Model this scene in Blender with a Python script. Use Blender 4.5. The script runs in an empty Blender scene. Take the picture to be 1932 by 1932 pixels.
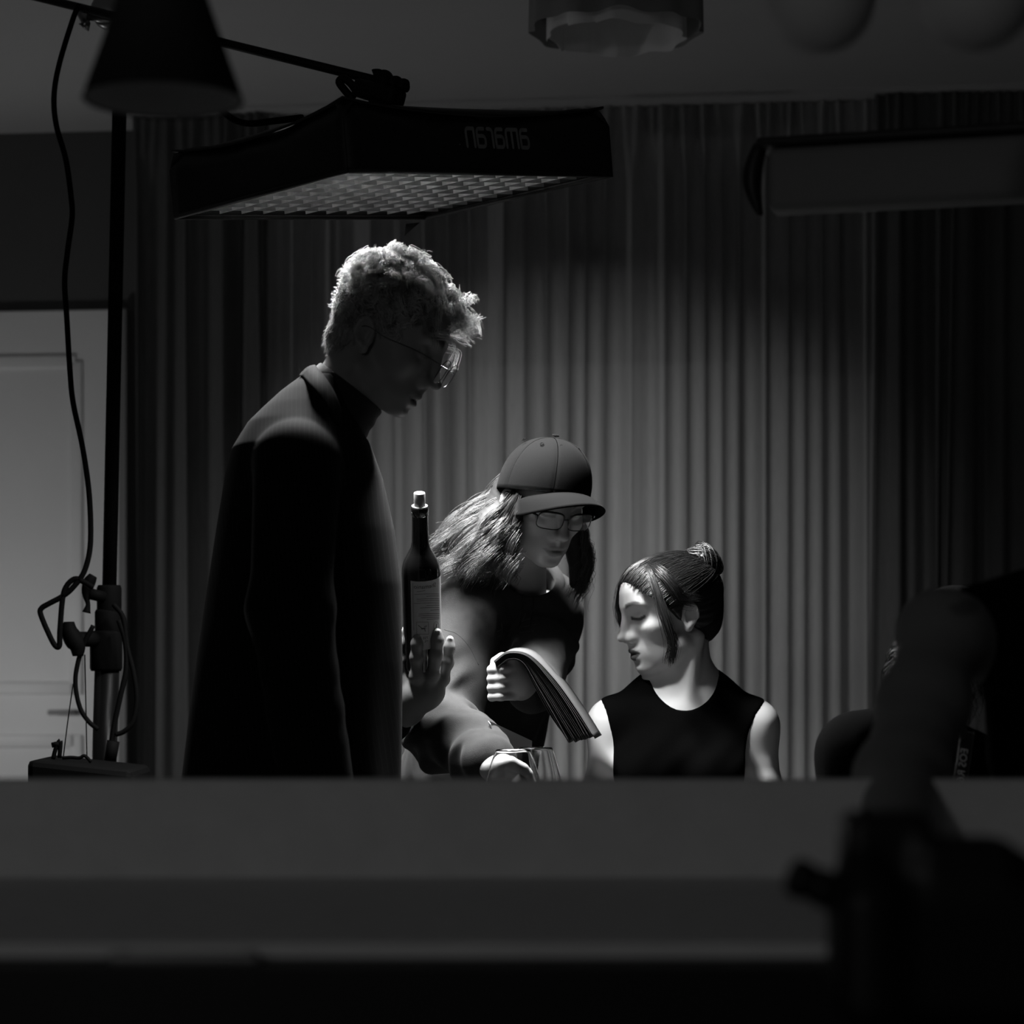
import bpy, bmesh, math, random
import numpy as np
from mathutils import Vector, Matrix

# ------------------------------------------------------------------ camera, world, exposure
FPX, CX, YH, ZC = 4400.0, 966.0, 1230.0, 1.13      # focal length in px, centre column, horizon row, camera height
SC = bpy.context.scene
COL = SC.collection
cam_d = bpy.data.cameras.new('camera')
cam_d.sensor_fit = 'HORIZONTAL'; cam_d.sensor_width = 36.0
cam_d.lens = 36.0 * FPX / 1932.0
cam_d.shift_y = (YH - 966.0) / 1932.0
cam_d.clip_start = 0.05; cam_d.clip_end = 60
cam_d.dof.use_dof = True; cam_d.dof.focus_distance = 4.35
cam_d.dof.aperture_fstop = 3.6; cam_d.dof.aperture_blades = 9
cam = bpy.data.objects.new('camera', cam_d); COL.objects.link(cam)
cam.location = (0, 0, ZC); cam.rotation_euler = (math.pi / 2, 0, 0)
SC.camera = cam
world = bpy.data.worlds.new('room_dimness'); SC.world = world
world.use_nodes = True
world.node_tree.nodes['Background'].inputs[0].default_value = (1, 1, 1, 1)
world.node_tree.nodes['Background'].inputs[1].default_value = 0.0
SC.view_settings.view_transform = 'Standard'; SC.view_settings.look = 'None'
SC.view_settings.gamma = 1.0; SC.view_settings.use_curve_mapping = False
SC.view_settings.exposure = 0.0
SC.cycles.max_bounces = 8; SC.cycles.transparent_max_bounces = 16
SC.cycles.caustics_reflective = False; SC.cycles.caustics_refractive = False


def lamp(name, kind, loc, energy, target=None, **kw):
    d = bpy.data.lights.new(name, kind); d.energy = energy
    for k, v in kw.items(): setattr(d, k, v)
    o = bpy.data.objects.new(name, d); COL.objects.link(o); o.location = loc
    if target is not None:
        o.rotation_euler = (Vector(target) - Vector(loc)).to_track_quat('-Z', 'Y').to_euler()
    return o


# lights: the gridded softbox panel over the table, an unseen fill lamp added to light the door, a dim lamp behind the camera
SB = dict(N=(685, 322, 4.00), R=(1165, 330, 4.35), L=(320, 410, 4.445), F=(780, 425, 4.80))
def _sb(k): x, y, d = SB[k]; return Vector(((x - CX) * d / FPX, d, ZC + (YH - y) * d / FPX))
sb_c = (_sb('N') + _sb('R') + _sb('L') + _sb('F')) / 4
sb_u = (_sb('R') - _sb('N')).normalized(); sb_w = (_sb('L') - _sb('N')).normalized()
sb_n = sb_u.cross(sb_w).normalized()
if sb_n.z > 0: sb_n = -sb_n
for _dx, _dy, _sx, _sy, _e in ((-.06, -.20, .24, .16, 20), (-.02, .06, .40, .14, 12), (.20, -.03, .20, .18, 21)):   # emitter blocks of the panel
    _c = sb_c + Vector((_dx, _dy, 0)); _c.z = sb_c.z - (_dx * sb_n.x + _dy * sb_n.y) / sb_n.z - .004
    _l = lamp('softbox_emitter', 'AREA', _c, _e, target=_c + sb_n, shape='RECTANGLE', size=_sx, size_y=_sy); _l.data.spread = math.radians(125)
_c = sb_c + Vector((0, 0, -.024))                                # extra narrow emitter, added to light the curtain
_l = lamp('softbox_curtain_fill', 'AREA', _c, 2.3, target=_c + Vector((.40, 2.35, -.84)), shape='RECTANGLE', size=.36, size_y=.03); _l.data.spread = math.radians(54)
door_fill = lamp('door_fill_lamp', 'POINT', (-1.80, 6.15, .98), 8, shadow_soft_size=.08)  # added out of view to brighten the door and nearby curtain
dim = lamp('kitchen_lamp', 'POINT', (-1.72, -2.3, 2.02), 27, shadow_soft_size=.12)


TABLE_Z = .75
# ------------------------------------------------------------------ helpers
def P(px, py, d):
    """photo pixel at distance d in front of the camera -> world point"""
    return np.array([(px - CX) * d / FPX, d, ZC + (YH - py) * d / FPX])


def V(*a): return np.array(a, float)
def nrm(v): v = np.asarray(v, float); return v / (np.linalg.norm(v) + 1e-12)


def grey(v): return (v, v, v, 1.0)


MATS = {}
def mat(name, val=0.5, rough=0.6, spec=0.5, metal=0.0, sheen=0.0, noise=0.0, nscale=40.0, bump=0.0, bscale=200.0,
        stretch=(1, 1, 1), attr=None, emit=None, trans=0.0, alpha=1.0, ior=1.45, sss=0.0, coat=0.0, backfac=0.0):
    if name in MATS: return MATS[name]
    m = bpy.data.materials.new(name); m.use_nodes = True; MATS[name] = m
    nt = m.node_tree; b = nt.nodes['Principled BSDF']; L = nt.links.new
    b.inputs['Base Color'].default_value = grey(val)
    b.inputs['Roughness'].default_value = rough
    b.inputs['Specular IOR Level'].default_value = spec
    b.inputs['Metallic'].default_value = metal
    b.inputs['IOR'].default_value = ior
    b.inputs['Sheen Weight'].default_value = sheen
    b.inputs['Transmission Weight'].default_value = trans
    b.inputs['Coat Weight'].default_value = coat
    b.inputs['Alpha'].default_value = alpha
    if sss:
        b.inputs['Subsurface Weight'].default_value = sss
        b.inputs['Subsurface Radius'].default_value = (0.006, 0.006, 0.006)
        b.inputs['Subsurface Scale'].default_value = 1.0
    if emit:
        b.inputs['Emission Color'].default_value = grey(1); b.inputs['Emission Strength'].default_value = emit
    tc = nt.nodes.new('ShaderNodeTexCoord'); mp = nt.nodes.new('ShaderNodeMapping')
    L(tc.outputs['Object'], mp.inputs['Vector']); mp.inputs['Scale'].default_value = stretch
    col = None
    if attr:
        a = nt.nodes.new('ShaderNodeAttribute'); a.attribute_name = attr
        mul = nt.nodes.new('ShaderNodeMix'); mul.data_type = 'RGBA'; mul.blend_type = 'MULTIPLY'
        mul.inputs[0].default_value = 1.0; mul.inputs[6].default_value = grey(val)
        L(a.outputs['Color'], mul.inputs[7]); col = mul.outputs[2]
    if noise:
        n = nt.nodes.new('ShaderNodeTexNoise'); n.inputs['Scale'].default_value = nscale
        n.inputs['Detail'].default_value = 5; L(mp.outputs[0], n.inputs['Vector'])
        mr = nt.nodes.new('ShaderNodeMapRange'); L(n.outputs['Fac'], mr.inputs[0])
        mr.inputs[1].default_value = 0.25; mr.inputs[2].default_value = 0.75
        mr.inputs[3].default_value = 1 - noise; mr.inputs[4].default_value = 1 + noise
        mu = nt.nodes.new('ShaderNodeMix'); mu.data_type = 'RGBA'; mu.blend_type = 'MULTIPLY'; mu.inputs[0].default_value = 1
        if col is None: mu.inputs[6].default_value = grey(val)
        else: L(col, mu.inputs[6])
        L(mr.outputs[0], mu.inputs[7]); col = mu.outputs[2]
    if col is not None: L(col, b.inputs['Base Color'])
    if bump:
        n = nt.nodes.new('ShaderNodeTexNoise'); n.inputs['Scale'].default_value = bscale; n.inputs['Detail'].default_value = 3
        L(mp.outputs[0], n.inputs['Vector'])
        bp = nt.nodes.new('ShaderNodeBump'); bp.inputs['Strength'].default_value = bump; bp.inputs['Distance'].default_value = 0.002
        L(n.outputs['Fac'], bp.inputs['Height']); L(bp.outputs[0], b.inputs['Normal'])
    return m


def link(name, me, m=None, parent=None, smooth=True):
    o = bpy.data.objects.new(name, me); COL.objects.link(o)
    if m is not None: me.materials.append(m)
    if parent is not None: o.parent = parent
    if smooth and len(me.polygons):
        me.polygons.foreach_set('use_smooth', np.ones(len(me.polygons), bool)); me.update()
    return o


def mesh_obj(name, verts, faces, m=None, parent=None, smooth=True):
    me = bpy.data.meshes.new(name)
    me.from_pydata([tuple(map(float, v)) for v in verts], [], [tuple(int(i) for i in f) for f in faces])
    me.validate(); me.update()
    return link(name, me, m, parent, smooth)


def mesh_np(name, verts, quads, m=None, parent=None, smooth=True, col=None):
    """fast path: (n,3) verts and (k,4) quads"""
    me = bpy.data.meshes.new(name)
    verts = np.ascontiguousarray(verts, np.float32); quads = np.ascontiguousarray(quads, np.int32)
    me.vertices.add(len(verts)); me.vertices.foreach_set('co', verts.ravel())
    k = quads.shape[1]
    me.loops.add(quads.size); me.loops.foreach_set('vertex_index', quads.ravel())
    me.polygons.add(len(quads)); me.polygons.foreach_set('loop_start', np.arange(0, quads.size, k, dtype=np.int32))
    me.polygons.foreach_set('loop_total', np.full(len(quads), k, np.int32))
    me.update(calc_edges=True); me.validate()
    if col is not None:
        a = me.color_attributes.new('Col', 'FLOAT_COLOR', 'POINT')
        c = np.ones((len(verts), 4), np.float32); c[:, :3] = np.asarray(col, np.float32)[:, None]
        a.data.foreach_set('color', c.ravel())
    return link(name, me, m, parent, smooth)


def thing(name, label, cat, loc=(0, 0, 0), group=None):
    o = bpy.data.objects.new(name, None); COL.objects.link(o); o.location = tuple(map(float, loc))
    o.empty_display_size = 0.05
    return tag(o, label, cat, group)


def tag(o, label, cat=None, group=None, kind=None):
    if label: o['label'] = label
    if cat: o['category'] = cat
    if group: o['group'] = group
    if kind: o['kind'] = kind
    return o


def child_of(root, o):
    o.parent = root; o.matrix_parent_inverse = Matrix.Translation(root.location).inverted(); return o


def struct(o, label=None): o['kind'] = 'structure'; return tag(o, label)


class MB:
    """collects shapes into one mesh"""
    def __init__(s): s.v = []; s.f = []
    def add(s, v, f):
        n = len(s.v); s.v += [tuple(map(float, x)) for x in v]; s.f += [tuple(int(i) + n for i in q) for q in f]; return s
    def box(s, c, size, R=None, bev=0.0):
        c = np.asarray(c, float); hx, hy, hz = np.asarray(size, float) / 2; R = np.eye(3) if R is None else np.asarray(R)
        if bev <= 0:
            p = [c + R @ np.array((x * hx, y * hy, z * hz)) for z in (-1, 1) for y in (-1, 1) for x in (-1, 1)]
            return s.add(p, [(0, 2, 3, 1), (4, 5, 7, 6), (0, 1, 5, 4), (2, 6, 7, 3), (0, 4, 6, 2), (1, 3, 7, 5)])
        bm = bmesh.new(); bmesh.ops.create_cube(bm, size=1.0)
        for q in bm.verts: q.co = Vector((q.co.x * 2 * hx, q.co.y * 2 * hy, q.co.z * 2 * hz))
        bmesh.ops.bevel(bm, geom=list(bm.edges), offset=min(bev, .95 * min(hx, hy, hz)), segments=3, profile=.5, affect='EDGES')
        bm.verts.index_update()
        v = [c + R @ np.array(q.co) for q in bm.verts]; f = [[q.index for q in fc.verts] for fc in bm.faces]; bm.free()
        return s.add(v, f)
    def tube(s, pts, r, n=10, cap=True, up=None):
        v, f = tube_geo(pts, r, n, cap, up); return s.add(v, f)
    def lathe(s, prof, c=(0, 0, 0), n=48, axis=None, close=False):
        """prof: list of (radius, height); axis: unit vector of the height direction"""
        a = nrm(axis if axis is not None else (0, 0, 1)); e = nrm(np.cross(a, (0.31, 0.95, 0.02))); g = np.cross(a, e); c = np.asarray(c, float)
        v = []; f = []; k = len(prof)
        for r, h in prof:
            for i in range(n):
                t = 2 * math.pi * i / n; v.append(c + a * h + (e * math.cos(t) + g * math.sin(t)) * r)
        for j in range(k - 1 + (1 if close else 0)):
            for i in range(n):
                j2 = (j + 1) % k
                f.append((j * n + i, j * n + (i + 1) % n, j2 * n + (i + 1) % n, j2 * n + i))
        if not close:
            if prof[0][0] > 1e-6: f.append(tuple(range(n - 1, -1, -1)))
            if prof[-1][0] > 1e-6: f.append(tuple((k - 1) * n + i for i in range(n)))
        return s.add(v, f)
    def build(s, name, m, parent=None, smooth=False, bevel=0.0):
        o = mesh_obj(name, s.v, s.f, m, parent, smooth)
        if bevel:
            b = o.modifiers.new('bevel', 'BEVEL'); b.width = bevel; b.segments = 2; b.limit_method = 'ANGLE'
        return o


def frames(pts, up=None):
    pts = np.asarray(pts, float); n = len(pts)
    T = np.zeros_like(pts); T[1:-1] = pts[2:] - pts[:-2]; T[0] = pts[1] - pts[0]; T[-1] = pts[-1] - pts[-2]
    T /= np.linalg.norm(T, axis=1)[:, None] + 1e-12
    N = np.zeros_like(pts)
    u = np.asarray(up, float) if up is not None else (np.array((0, 0, 1.)) if abs(T[0][2]) < .9 else np.array((1., 0, 0)))
    for i in range(n):
        if i: u = N[i - 1]
        w = u - T[i] * np.dot(u, T[i]); N[i] = w / (np.linalg.norm(w) + 1e-12)
    return T, N, np.cross(T, N)


def tube_geo(pts, r, n=10, cap=True, up=None):
    pts = np.asarray(pts, float); k = len(pts); r = np.broadcast_to(np.asarray(r, float), (k,))
    T, N, B = frames(pts, up)
    v = []; f = []
    for i in range(k):
        for j in range(n):
            t = 2 * math.pi * j / n; v.append(pts[i] + (N[i] * math.cos(t) + B[i] * math.sin(t)) * r[i])
    for i in range(k - 1):
        for j in range(n):
            f.append((i * n + j, i * n + (j + 1) % n, (i + 1) * n + (j + 1) % n, (i + 1) * n + j))
    if cap: f.append(tuple(range(n - 1, -1, -1))); f.append(tuple((k - 1) * n + j for j in range(n)))
    return v, f


def spline(pts, k=8):
    """Catmull-Rom through pts"""
    p = np.asarray(pts, float); p = np.vstack([2 * p[0] - p[1], p, 2 * p[-1] - p[-2]]); out = []
    for i in range(1, len(p) - 2):
        for j in range(k):
            t = j / k; a, b, c, d = p[i - 1], p[i], p[i + 1], p[i + 2]
            out.append(.5 * (2 * b + (c - a) * t + (2 * a - 5 * b + 4 * c - d) * t * t + (3 * b - a - 3 * c + d) * t ** 3))
    out.append(p[-2]); return np.array(out)


def strands(name, S, r, m, parent=None, taper=0.35, sides=3, tone=None):
    """S: (n,k,3) strand points -> thin tubes in one mesh"""
    S = np.asarray(S, float); n, k, _ = S.shape
    T = np.empty_like(S); T[:, 1:-1] = S[:, 2:] - S[:, :-2]; T[:, 0] = S[:, 1] - S[:, 0]; T[:, -1] = S[:, -1] - S[:, -2]
    T /= np.linalg.norm(T, axis=2, keepdims=True) + 1e-9
    ref = np.array((0.36, 0.48, 0.8)); N = np.cross(T, ref); N /= np.linalg.norm(N, axis=2, keepdims=True) + 1e-9
    B = np.cross(T, N)
    rr = np.broadcast_to(np.asarray(r, float).reshape(-1, 1), (n, 1)) * np.linspace(1, taper, k)[None]
    ang = 2 * np.pi * np.arange(sides) / sides
    v = S[:, :, None, :] + (N[:, :, None] * np.cos(ang)[:, None] + B[:, :, None] * np.sin(ang)[:, None]) * rr[:, :, None, None]
    idx = np.arange(n * k * sides).reshape(n, k, sides)
    a = idx[:, :-1]; b = idx[:, 1:]
    q = np.stack([a, np.roll(a, -1, 2), np.roll(b, -1, 2), b], -1).reshape(-1, 4)
    return mesh_np(name, v.reshape(-1, 3), q, m, parent, True, None if tone is None else np.repeat(np.asarray(tone, float), k * sides))


# ------------------------------------------------------------------ signed-distance modelling (numpy) and surface nets
f32 = np.float32
def L3(p): return np.sqrt(np.einsum('ij,ij->i', p, p))
def sph(p, c, r): return L3(p - np.asarray(c, f32)) - f32(r)
def ell(p, c, r, R=None):
    q = p - np.asarray(c, f32)
    if R is not None: q = q @ np.asarray(R, f32)
    r = np.asarray(r, f32); k0 = L3(q / r); k1 = L3(q / (r * r)) + f32(1e-9); return k0 * (k0 - 1) / k1
def cap(p, a, b, ra, rb=None):
    rb = ra if rb is None else rb; a = np.asarray(a, f32); b = np.asarray(b, f32); ab = b - a
    t = np.clip((p - a) @ ab / (ab @ ab + f32(1e-12)), 0, 1); return L3(p - a - t[:, None] * ab) - (f32(ra) + f32(rb - ra) * t)
def boxd(p, c, h, R=None, r=0.0):
    q = p - np.asarray(c, f32)
    if R is not None: q = q @ np.asarray(R, f32)
    q = np.abs(q) - (np.asarray(h, f32) - f32(r)); return L3(np.maximum(q, 0)) + np.minimum(q.max(1), 0) - f32(r)
def su(a, b, k):
    h = np.maximum(k - np.abs(a - b), 0) / f32(k); return np.minimum(a, b) - h * h * f32(k * .25)
def ss(a, b, k):
    """a minus b"""
    return -su(-a, b, k)
def si(a, b, k): return -su(-a, -b, k)
def chain(p, pts, rad, k=0.02):
    d = None
    for i in range(len(pts) - 1):
        e = cap(p, pts[i], pts[i + 1], rad[i], rad[i + 1]); d = e if d is None else su(d, e, k)
    return d
def seg_dist(p, pts):
    d = None
    for i in range(len(pts) - 1):
        e = cap(p, pts[i], pts[i + 1], 0); d = e if d is None else np.minimum(d, e)
    return d


def sdf_mesh(fn, lo, hi, h, margin=0.012, B=14):
    lo = np.asarray(lo, float); hi = np.asarray(hi, float)
    nb = np.maximum(np.ceil((hi - lo) / (h * B)).astype(int), 1); N = nb * B
    bc = np.stack(np.meshgrid(*[lo[i] + (np.arange(nb[i]) + .5) * B * h for i in range(3)], indexing='ij'), -1).reshape(-1, 3).astype(f32)
    d0 = fn(bc); act = np.abs(d0) < (B * h * .8661 * 1.35 + margin)
    G = np.repeat(np.repeat(np.repeat(np.where(d0 > 0, 1., -1.).astype(f32).reshape(nb), B, 0), B, 1), B, 2)
    bi = np.argwhere(act.reshape(nb)); o = np.stack(np.meshgrid(*[np.arange(B)] * 3, indexing='ij'), -1).reshape(-1, 3)
    for s in range(0, len(bi), 60):
        I = (bi[s:s + 60, None, :] * B + o[None]).reshape(-1, 3)
        G[I[:, 0], I[:, 1], I[:, 2]] = fn((lo + I * h).astype(f32))
    return surface_nets(G, lo, h)


def surface_nets(G, lo, h):
    S = G < 0
    A = S[:-1, :-1, :-1].astype(np.int8).copy()
    for dx in (0, 1):
        for dy in (0, 1):
            for dz in (0, 1):
                if dx or dy or dz: A += S[dx:S.shape[0] - 1 + dx, dy:S.shape[1] - 1 + dy, dz:S.shape[2] - 1 + dz]
    C = np.argwhere((A > 0) & (A < 8)); idx = np.full(A.shape, -1, np.int32); idx[C[:, 0], C[:, 1], C[:, 2]] = np.arange(len(C))
    corners = [(x, y, z) for x in (0, 1) for y in (0, 1) for z in (0, 1)]
    val = {c: G[C[:, 0] + c[0], C[:, 1] + c[1], C[:, 2] + c[2]] for c in corners}
    acc = np.zeros((len(C), 3)); cnt = np.zeros(len(C))
    for c in corners:
        for ax in range(3):
            if c[ax]: continue
            e = list(c); e[ax] = 1; e = tuple(e); a, b = val[c], val[e]; mk = (a < 0) != (b < 0)
            t = np.where(mk, a / np.where(mk, a - b, 1), 0); pt = np.tile(np.array(c, float), (len(C), 1)); pt[:, ax] = t
            acc[mk] += pt[mk]; cnt[mk] += 1
    v = lo + (C + acc / np.maximum(cnt, 1)[:, None]) * h
    Q = []
    for ax in range(3):
        u, w = (ax + 1) % 3, (ax + 2) % 3
        s0 = [slice(None)] * 3; s1 = [slice(None)] * 3; s0[ax] = slice(0, -1); s1[ax] = slice(1, None)
        a = S[tuple(s0)]; b = S[tuple(s1)]; E = np.argwhere(a != b)
        E = E[(E[:, u] > 0) & (E[:, w] > 0) & (E[:, u] < S.shape[u] - 1) & (E[:, w] < S.shape[w] - 1)]
        if not len(E): continue
        fl = a[E[:, 0], E[:, 1], E[:, 2]]
        du = np.zeros(3, int); du[u] = 1; dw = np.zeros(3, int); dw[w] = 1
        g = lambda X: idx[X[:, 0], X[:, 1], X[:, 2]]
        q = np.stack([g(E - du - dw), g(E - dw), g(E), g(E - du)], 1)
        q[~fl] = q[~fl][:, ::-1]; Q.append(q)
    Q = np.vstack(Q); return v, Q[(Q >= 0).all(1)]


def relax(v, q, n=2, lam=.5):
    """a little smoothing of a quad mesh"""
    for _ in range(n):
        acc = np.zeros_like(v); cnt = np.zeros(len(v))
        for i in range(4):
            a = q[:, i]; b = q[:, (i + 1) % 4]
            for c in range(3):
                acc[:, c] += np.bincount(a, v[b, c], len(v)) + np.bincount(b, v[a, c], len(v))
            cnt += np.bincount(a, None, len(v)) + np.bincount(b, None, len(v))
        v = v * (1 - lam) + lam * acc / np.maximum(cnt, 1)[:, None]
    return v


def vnoise(p, s, seed=0):
    """smooth value noise in -1..1"""
    q = np.asarray(p, float) * s + seed * 17.37; i = np.floor(q).astype(np.int64); f = q - i; f = f * f * (3 - 2 * f); out = 0
    for dx in (0, 1):
        for dy in (0, 1):
            for dz in (0, 1):
                n = (i[:, 0] + dx) * 374761393 + (i[:, 1] + dy) * 668265263 + (i[:, 2] + dz) * 2147483647 + seed * 1013
                n = (n ^ (n >> 13)) * 1274126177; n = n ^ (n >> 16)
                w = (f[:, 0] if dx else 1 - f[:, 0]) * (f[:, 1] if dy else 1 - f[:, 1]) * (f[:, 2] if dz else 1 - f[:, 2])
                out = out + w * ((n & 0xffff) / 32767.5 - 1)
    return out


def sstep(a, b, x): t = np.clip((x - a) / (b - a), 0, 1); return t * t * (3 - 2 * t)

# ------------------------------------------------------------------ the room
CEIL = ZC + 1.58
WT = nrm((2.558, -.29, 0)); WN = np.array((-WT[1], WT[0], 0)) * -1                  # along the back wall, and out of it towards the room
WO = V(-1.116, 6.86, 0); WRm = np.stack([WT, -WN, V(0, 0, 1)], 1)
def wp(s, off, z): return WO + WT * s + WN * off + V(0, 0, z)                        # s along the wall, off in front of the curtain line
def s_at(px, off=0.0):
    r = nrm((((px - CX) / FPX), 1, 0)); b = WO + WN * off; A = np.array([[r[0], -WT[0]], [r[1], -WT[1]]]); return np.linalg.solve(A, b[:2])[1]
def wbox(mb, s0, s1, o0, o1, z0, z1, bev=0): return mb.box(wp((s0 + s1) / 2, (o0 + o1) / 2, (z0 + z1) / 2), (s1 - s0, abs(o1 - o0), z1 - z0), WRm, bev)

wallm = mat('dark_plaster', .10, .9, .2, noise=.05, nscale=3, bump=.08, bscale=300)
ceilm = mat('ceiling_paint', .50, .95, .15, noise=.03, nscale=2)
mb = MB(); mb.box((0, 2.4, -.05), (6.4, 11.2, .1)); struct(mb.build('floor', mat('floor_wood', .10, .5, .4, noise=.2, nscale=6, stretch=(1, 8, 1))), 'dark wooden floor')
mb = MB(); mb.box((0, 2.4, CEIL + .05), (6.4, 11.2, .1)); struct(mb.build('ceiling', ceilm), 'plain pale ceiling')
mb = MB(); wbox(mb, -2.2, 4.4, -.20, -.32, 0, CEIL); struct(mb.build('wall_back', wallm), 'dark back wall behind the curtain and door')
mb = MB(); mb.box((-2.75, 2.4, CEIL / 2), (.1, 11.0, CEIL)); struct(mb.build('wall_left', wallm))
mb = MB(); mb.box((2.75, 2.4, CEIL / 2), (.1, 11.0, CEIL)); struct(mb.build('wall_right', wallm))
mb = MB(); mb.box((0, -2.75, CEIL / 2), (5.6, .1, CEIL)); struct(mb.build('wall_front', wallm))
# door
DF = -.20
d_r = s_at(229, DF); d_j = s_at(246, DF); dtop = ZC + (YH - 578) * 6.98 / FPX
doorm = mat('door_white', .80, .45, .4, noise=.03, nscale=4); door = bpy.data.objects.new('door_1', None); COL.objects.link(door); door.location = tuple(wp(d_r - .45, DF, 0)); struct(door, 'white panelled door behind the light stand')
mb = MB(); wbox(mb, d_r - .86, d_r, DF, DF + .03, .01, dtop); child_of(door, mb.build('door_leaf', doorm, None, False, .003))
pr = s_at(150, DF); pz = ZC + (YH - 675) * 6.96 / FPX
for (a, b, c, d_) in ((pr - .56, pr, pz - .02, pz + .02), (pr - .56, pr, 1.00, 1.04), (pr - .02, pr + .02, 1.0, pz), (pr - .58, pr - .54, 1.0, pz), (pr - .56, pr, .84, .88), (pr - .56, pr, .18, .22), (pr - .02, pr + .02, .18, .88), (pr - .58, pr - .54, .18, .88)):
    mb = MB(); wbox(mb, a, b, DF + .028, DF + .040, c, d_, .005); child_of(door, mb.build('panel_moulding', doorm, None, True))
mb = MB(); wbox(mb, s_at(105, DF), s_at(150, DF), DF + .07, DF + .088, .940, .956, .006); wbox(mb, s_at(142, DF), s_at(154, DF), DF + .03, DF + .08, .94, .956, .004); child_of(door, mb.build('door_handle', mat('brushed_metal', .30, .6, .2), None, True))
mb = MB(); wbox(mb, d_r + .004, d_j, DF, DF + .045, 0, dtop + .0, .003); struct(mb.build('trim_1', mat('door_casing', .22, .5, .4)), 'narrow door casing beside the curtain')
# windows behind the sheer
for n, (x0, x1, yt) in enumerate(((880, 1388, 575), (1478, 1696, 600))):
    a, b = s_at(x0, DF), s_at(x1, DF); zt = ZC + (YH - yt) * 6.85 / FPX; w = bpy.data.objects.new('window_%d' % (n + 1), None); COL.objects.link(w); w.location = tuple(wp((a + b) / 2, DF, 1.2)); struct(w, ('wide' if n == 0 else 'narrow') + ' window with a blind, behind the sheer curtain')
    mb = MB(); wbox(mb, a, b, DF + .005, DF + .035, zt - .17, zt, .004); child_of(w, mb.build('shadow_band', mat('shadow_band_black', .03, .6), None, False))  # dark strip stands in for the softbox's shadow on the curtain
    mb = MB(); wbox(mb, a + .01, b - .01, DF + .012, DF + .016, .35, zt - .165); child_of(w, mb.build('blind', mat('blind_fabric', .55, .85), None, False))
    mb = MB(); wbox(mb, a - .03, b + .03, DF, DF + .05, .30, .345, .004); child_of(w, mb.build('window_sill', mat('sill', .4, .5), None, False))
# curtains
def curtain_mat(name, col, tr, tl):
    m = bpy.data.materials.new(name); m.use_nodes = True; nt = m.node_tree; nt.nodes.clear(); L = nt.links.new
    o = nt.nodes.new('ShaderNodeOutputMaterial'); df = nt.nodes.new('ShaderNodeBsdfDiffuse'); ts = nt.nodes.new('ShaderNodeBsdfTranslucent'); tp = nt.nodes.new('ShaderNodeBsdfTransparent')
    m1 = nt.nodes.new('ShaderNodeMixShader'); m2 = nt.nodes.new('ShaderNodeMixShader'); m1.inputs[0].default_value = tl; m2.inputs[0].default_value = tr
    tc = nt.nodes.new('ShaderNodeTexCoord'); nz = nt.nodes.new('ShaderNodeTexNoise'); mp = nt.nodes.new('ShaderNodeMapping'); mp.inputs['Scale'].default_value = (160, 160, 3); L(tc.outputs['Object'], mp.inputs[0]); L(mp.outputs[0], nz.inputs['Vector'])
    mr = nt.nodes.new('ShaderNodeMapRange'); L(nz.outputs['Fac'], mr.inputs[0]); mr.inputs[1].default_value = .3; mr.inputs[2].default_value = .7; mr.inputs[3].default_value = col * .85; mr.inputs[4].default_value = col * 1.12
    L(mr.outputs[0], df.inputs[0]); L(mr.outputs[0], ts.inputs[0]); tp.inputs[0].default_value = grey(.9)
    L(df.outputs[0], m1.inputs[1]); L(ts.outputs[0], m1.inputs[2]); L(m1.outputs[0], m2.inputs[1]); L(tp.outputs[0], m2.inputs[2]); L(m2.outputs[0], o.inputs[0]); return m
def curtain(label, px0, px1, off, m, seed, lam, amp, nv=26):
    s0, s1 = s_at(px0, off), s_at(px1, off); nu = int((s1 - s0) / .0045); rng = np.random.default_rng(seed)
    s = np.linspace(0, s1 - s0, nu); nk_ = max(6, int(s[-1] / .09)); fr_ = np.interp(s, np.linspace(0, s[-1], nk_), rng.uniform(-.75, .9, nk_)); ph = np.cumsum(fr_) * (s[1] - s[0]) * 2 * np.pi / lam
    am = np.interp(s, np.linspace(0, s[-1], 24), rng.uniform(.15, 1.15, 24)); base = np.sin(2 * np.pi * s / lam + ph); base = np.sign(base) * np.abs(base) ** .8
    fine = np.interp(s, np.linspace(0, s[-1], max(8, int(s[-1] / .018))), rng.normal(0, 1, max(8, int(s[-1] / .018))))
    head = np.sin(2 * np.pi * s / .034 + 2 * np.sin(s * 20)); sl = np.interp(s, np.linspace(0, s[-1], 14), rng.normal(0, .020, 14)); V_ = []
    hz = CEIL - .015
    for j in range(nv):
        w = j / (nv - 1); z = hz * (1 - w ** 1.0) + .02 * w; tp = sstep(.0, .10, np.float64(w)); hd = sstep(.06, .035, np.float64(w))
        y = amp * (.25 + .75 * tp) * (am * base + .38 * fine * tp) + .010 * hd * head; x = s + sl * w * 1.3 + .010 * np.cos(2 * np.pi * s / lam + ph) * tp
        V_.append(WO + WT * (s0 + x)[:, None] + WN * (off + y)[:, None] + V(0, 0, z))
    Vv = np.array(V_).reshape(-1, 3); i = np.arange(nv * nu).reshape(nv, nu); q = np.stack([i[:-1, :-1], i[:-1, 1:], i[1:, 1:], i[1:, :-1]], -1).reshape(-1, 4)
    o = mesh_np('curtain', Vv, q, m); return tag(o, label, 'curtain', 'curtains along the back wall')
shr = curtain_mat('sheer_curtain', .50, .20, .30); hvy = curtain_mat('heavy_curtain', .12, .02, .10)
curtain('wide gathered sheer curtain behind the three people under the light panel', 470, 1700, .0, shr, 4, .085, .034)
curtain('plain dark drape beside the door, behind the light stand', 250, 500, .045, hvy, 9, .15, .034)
curtain('broad dark drape at the far right of the back wall', 1650, 2080, .065, hvy, 12, .21, .05)
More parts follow.
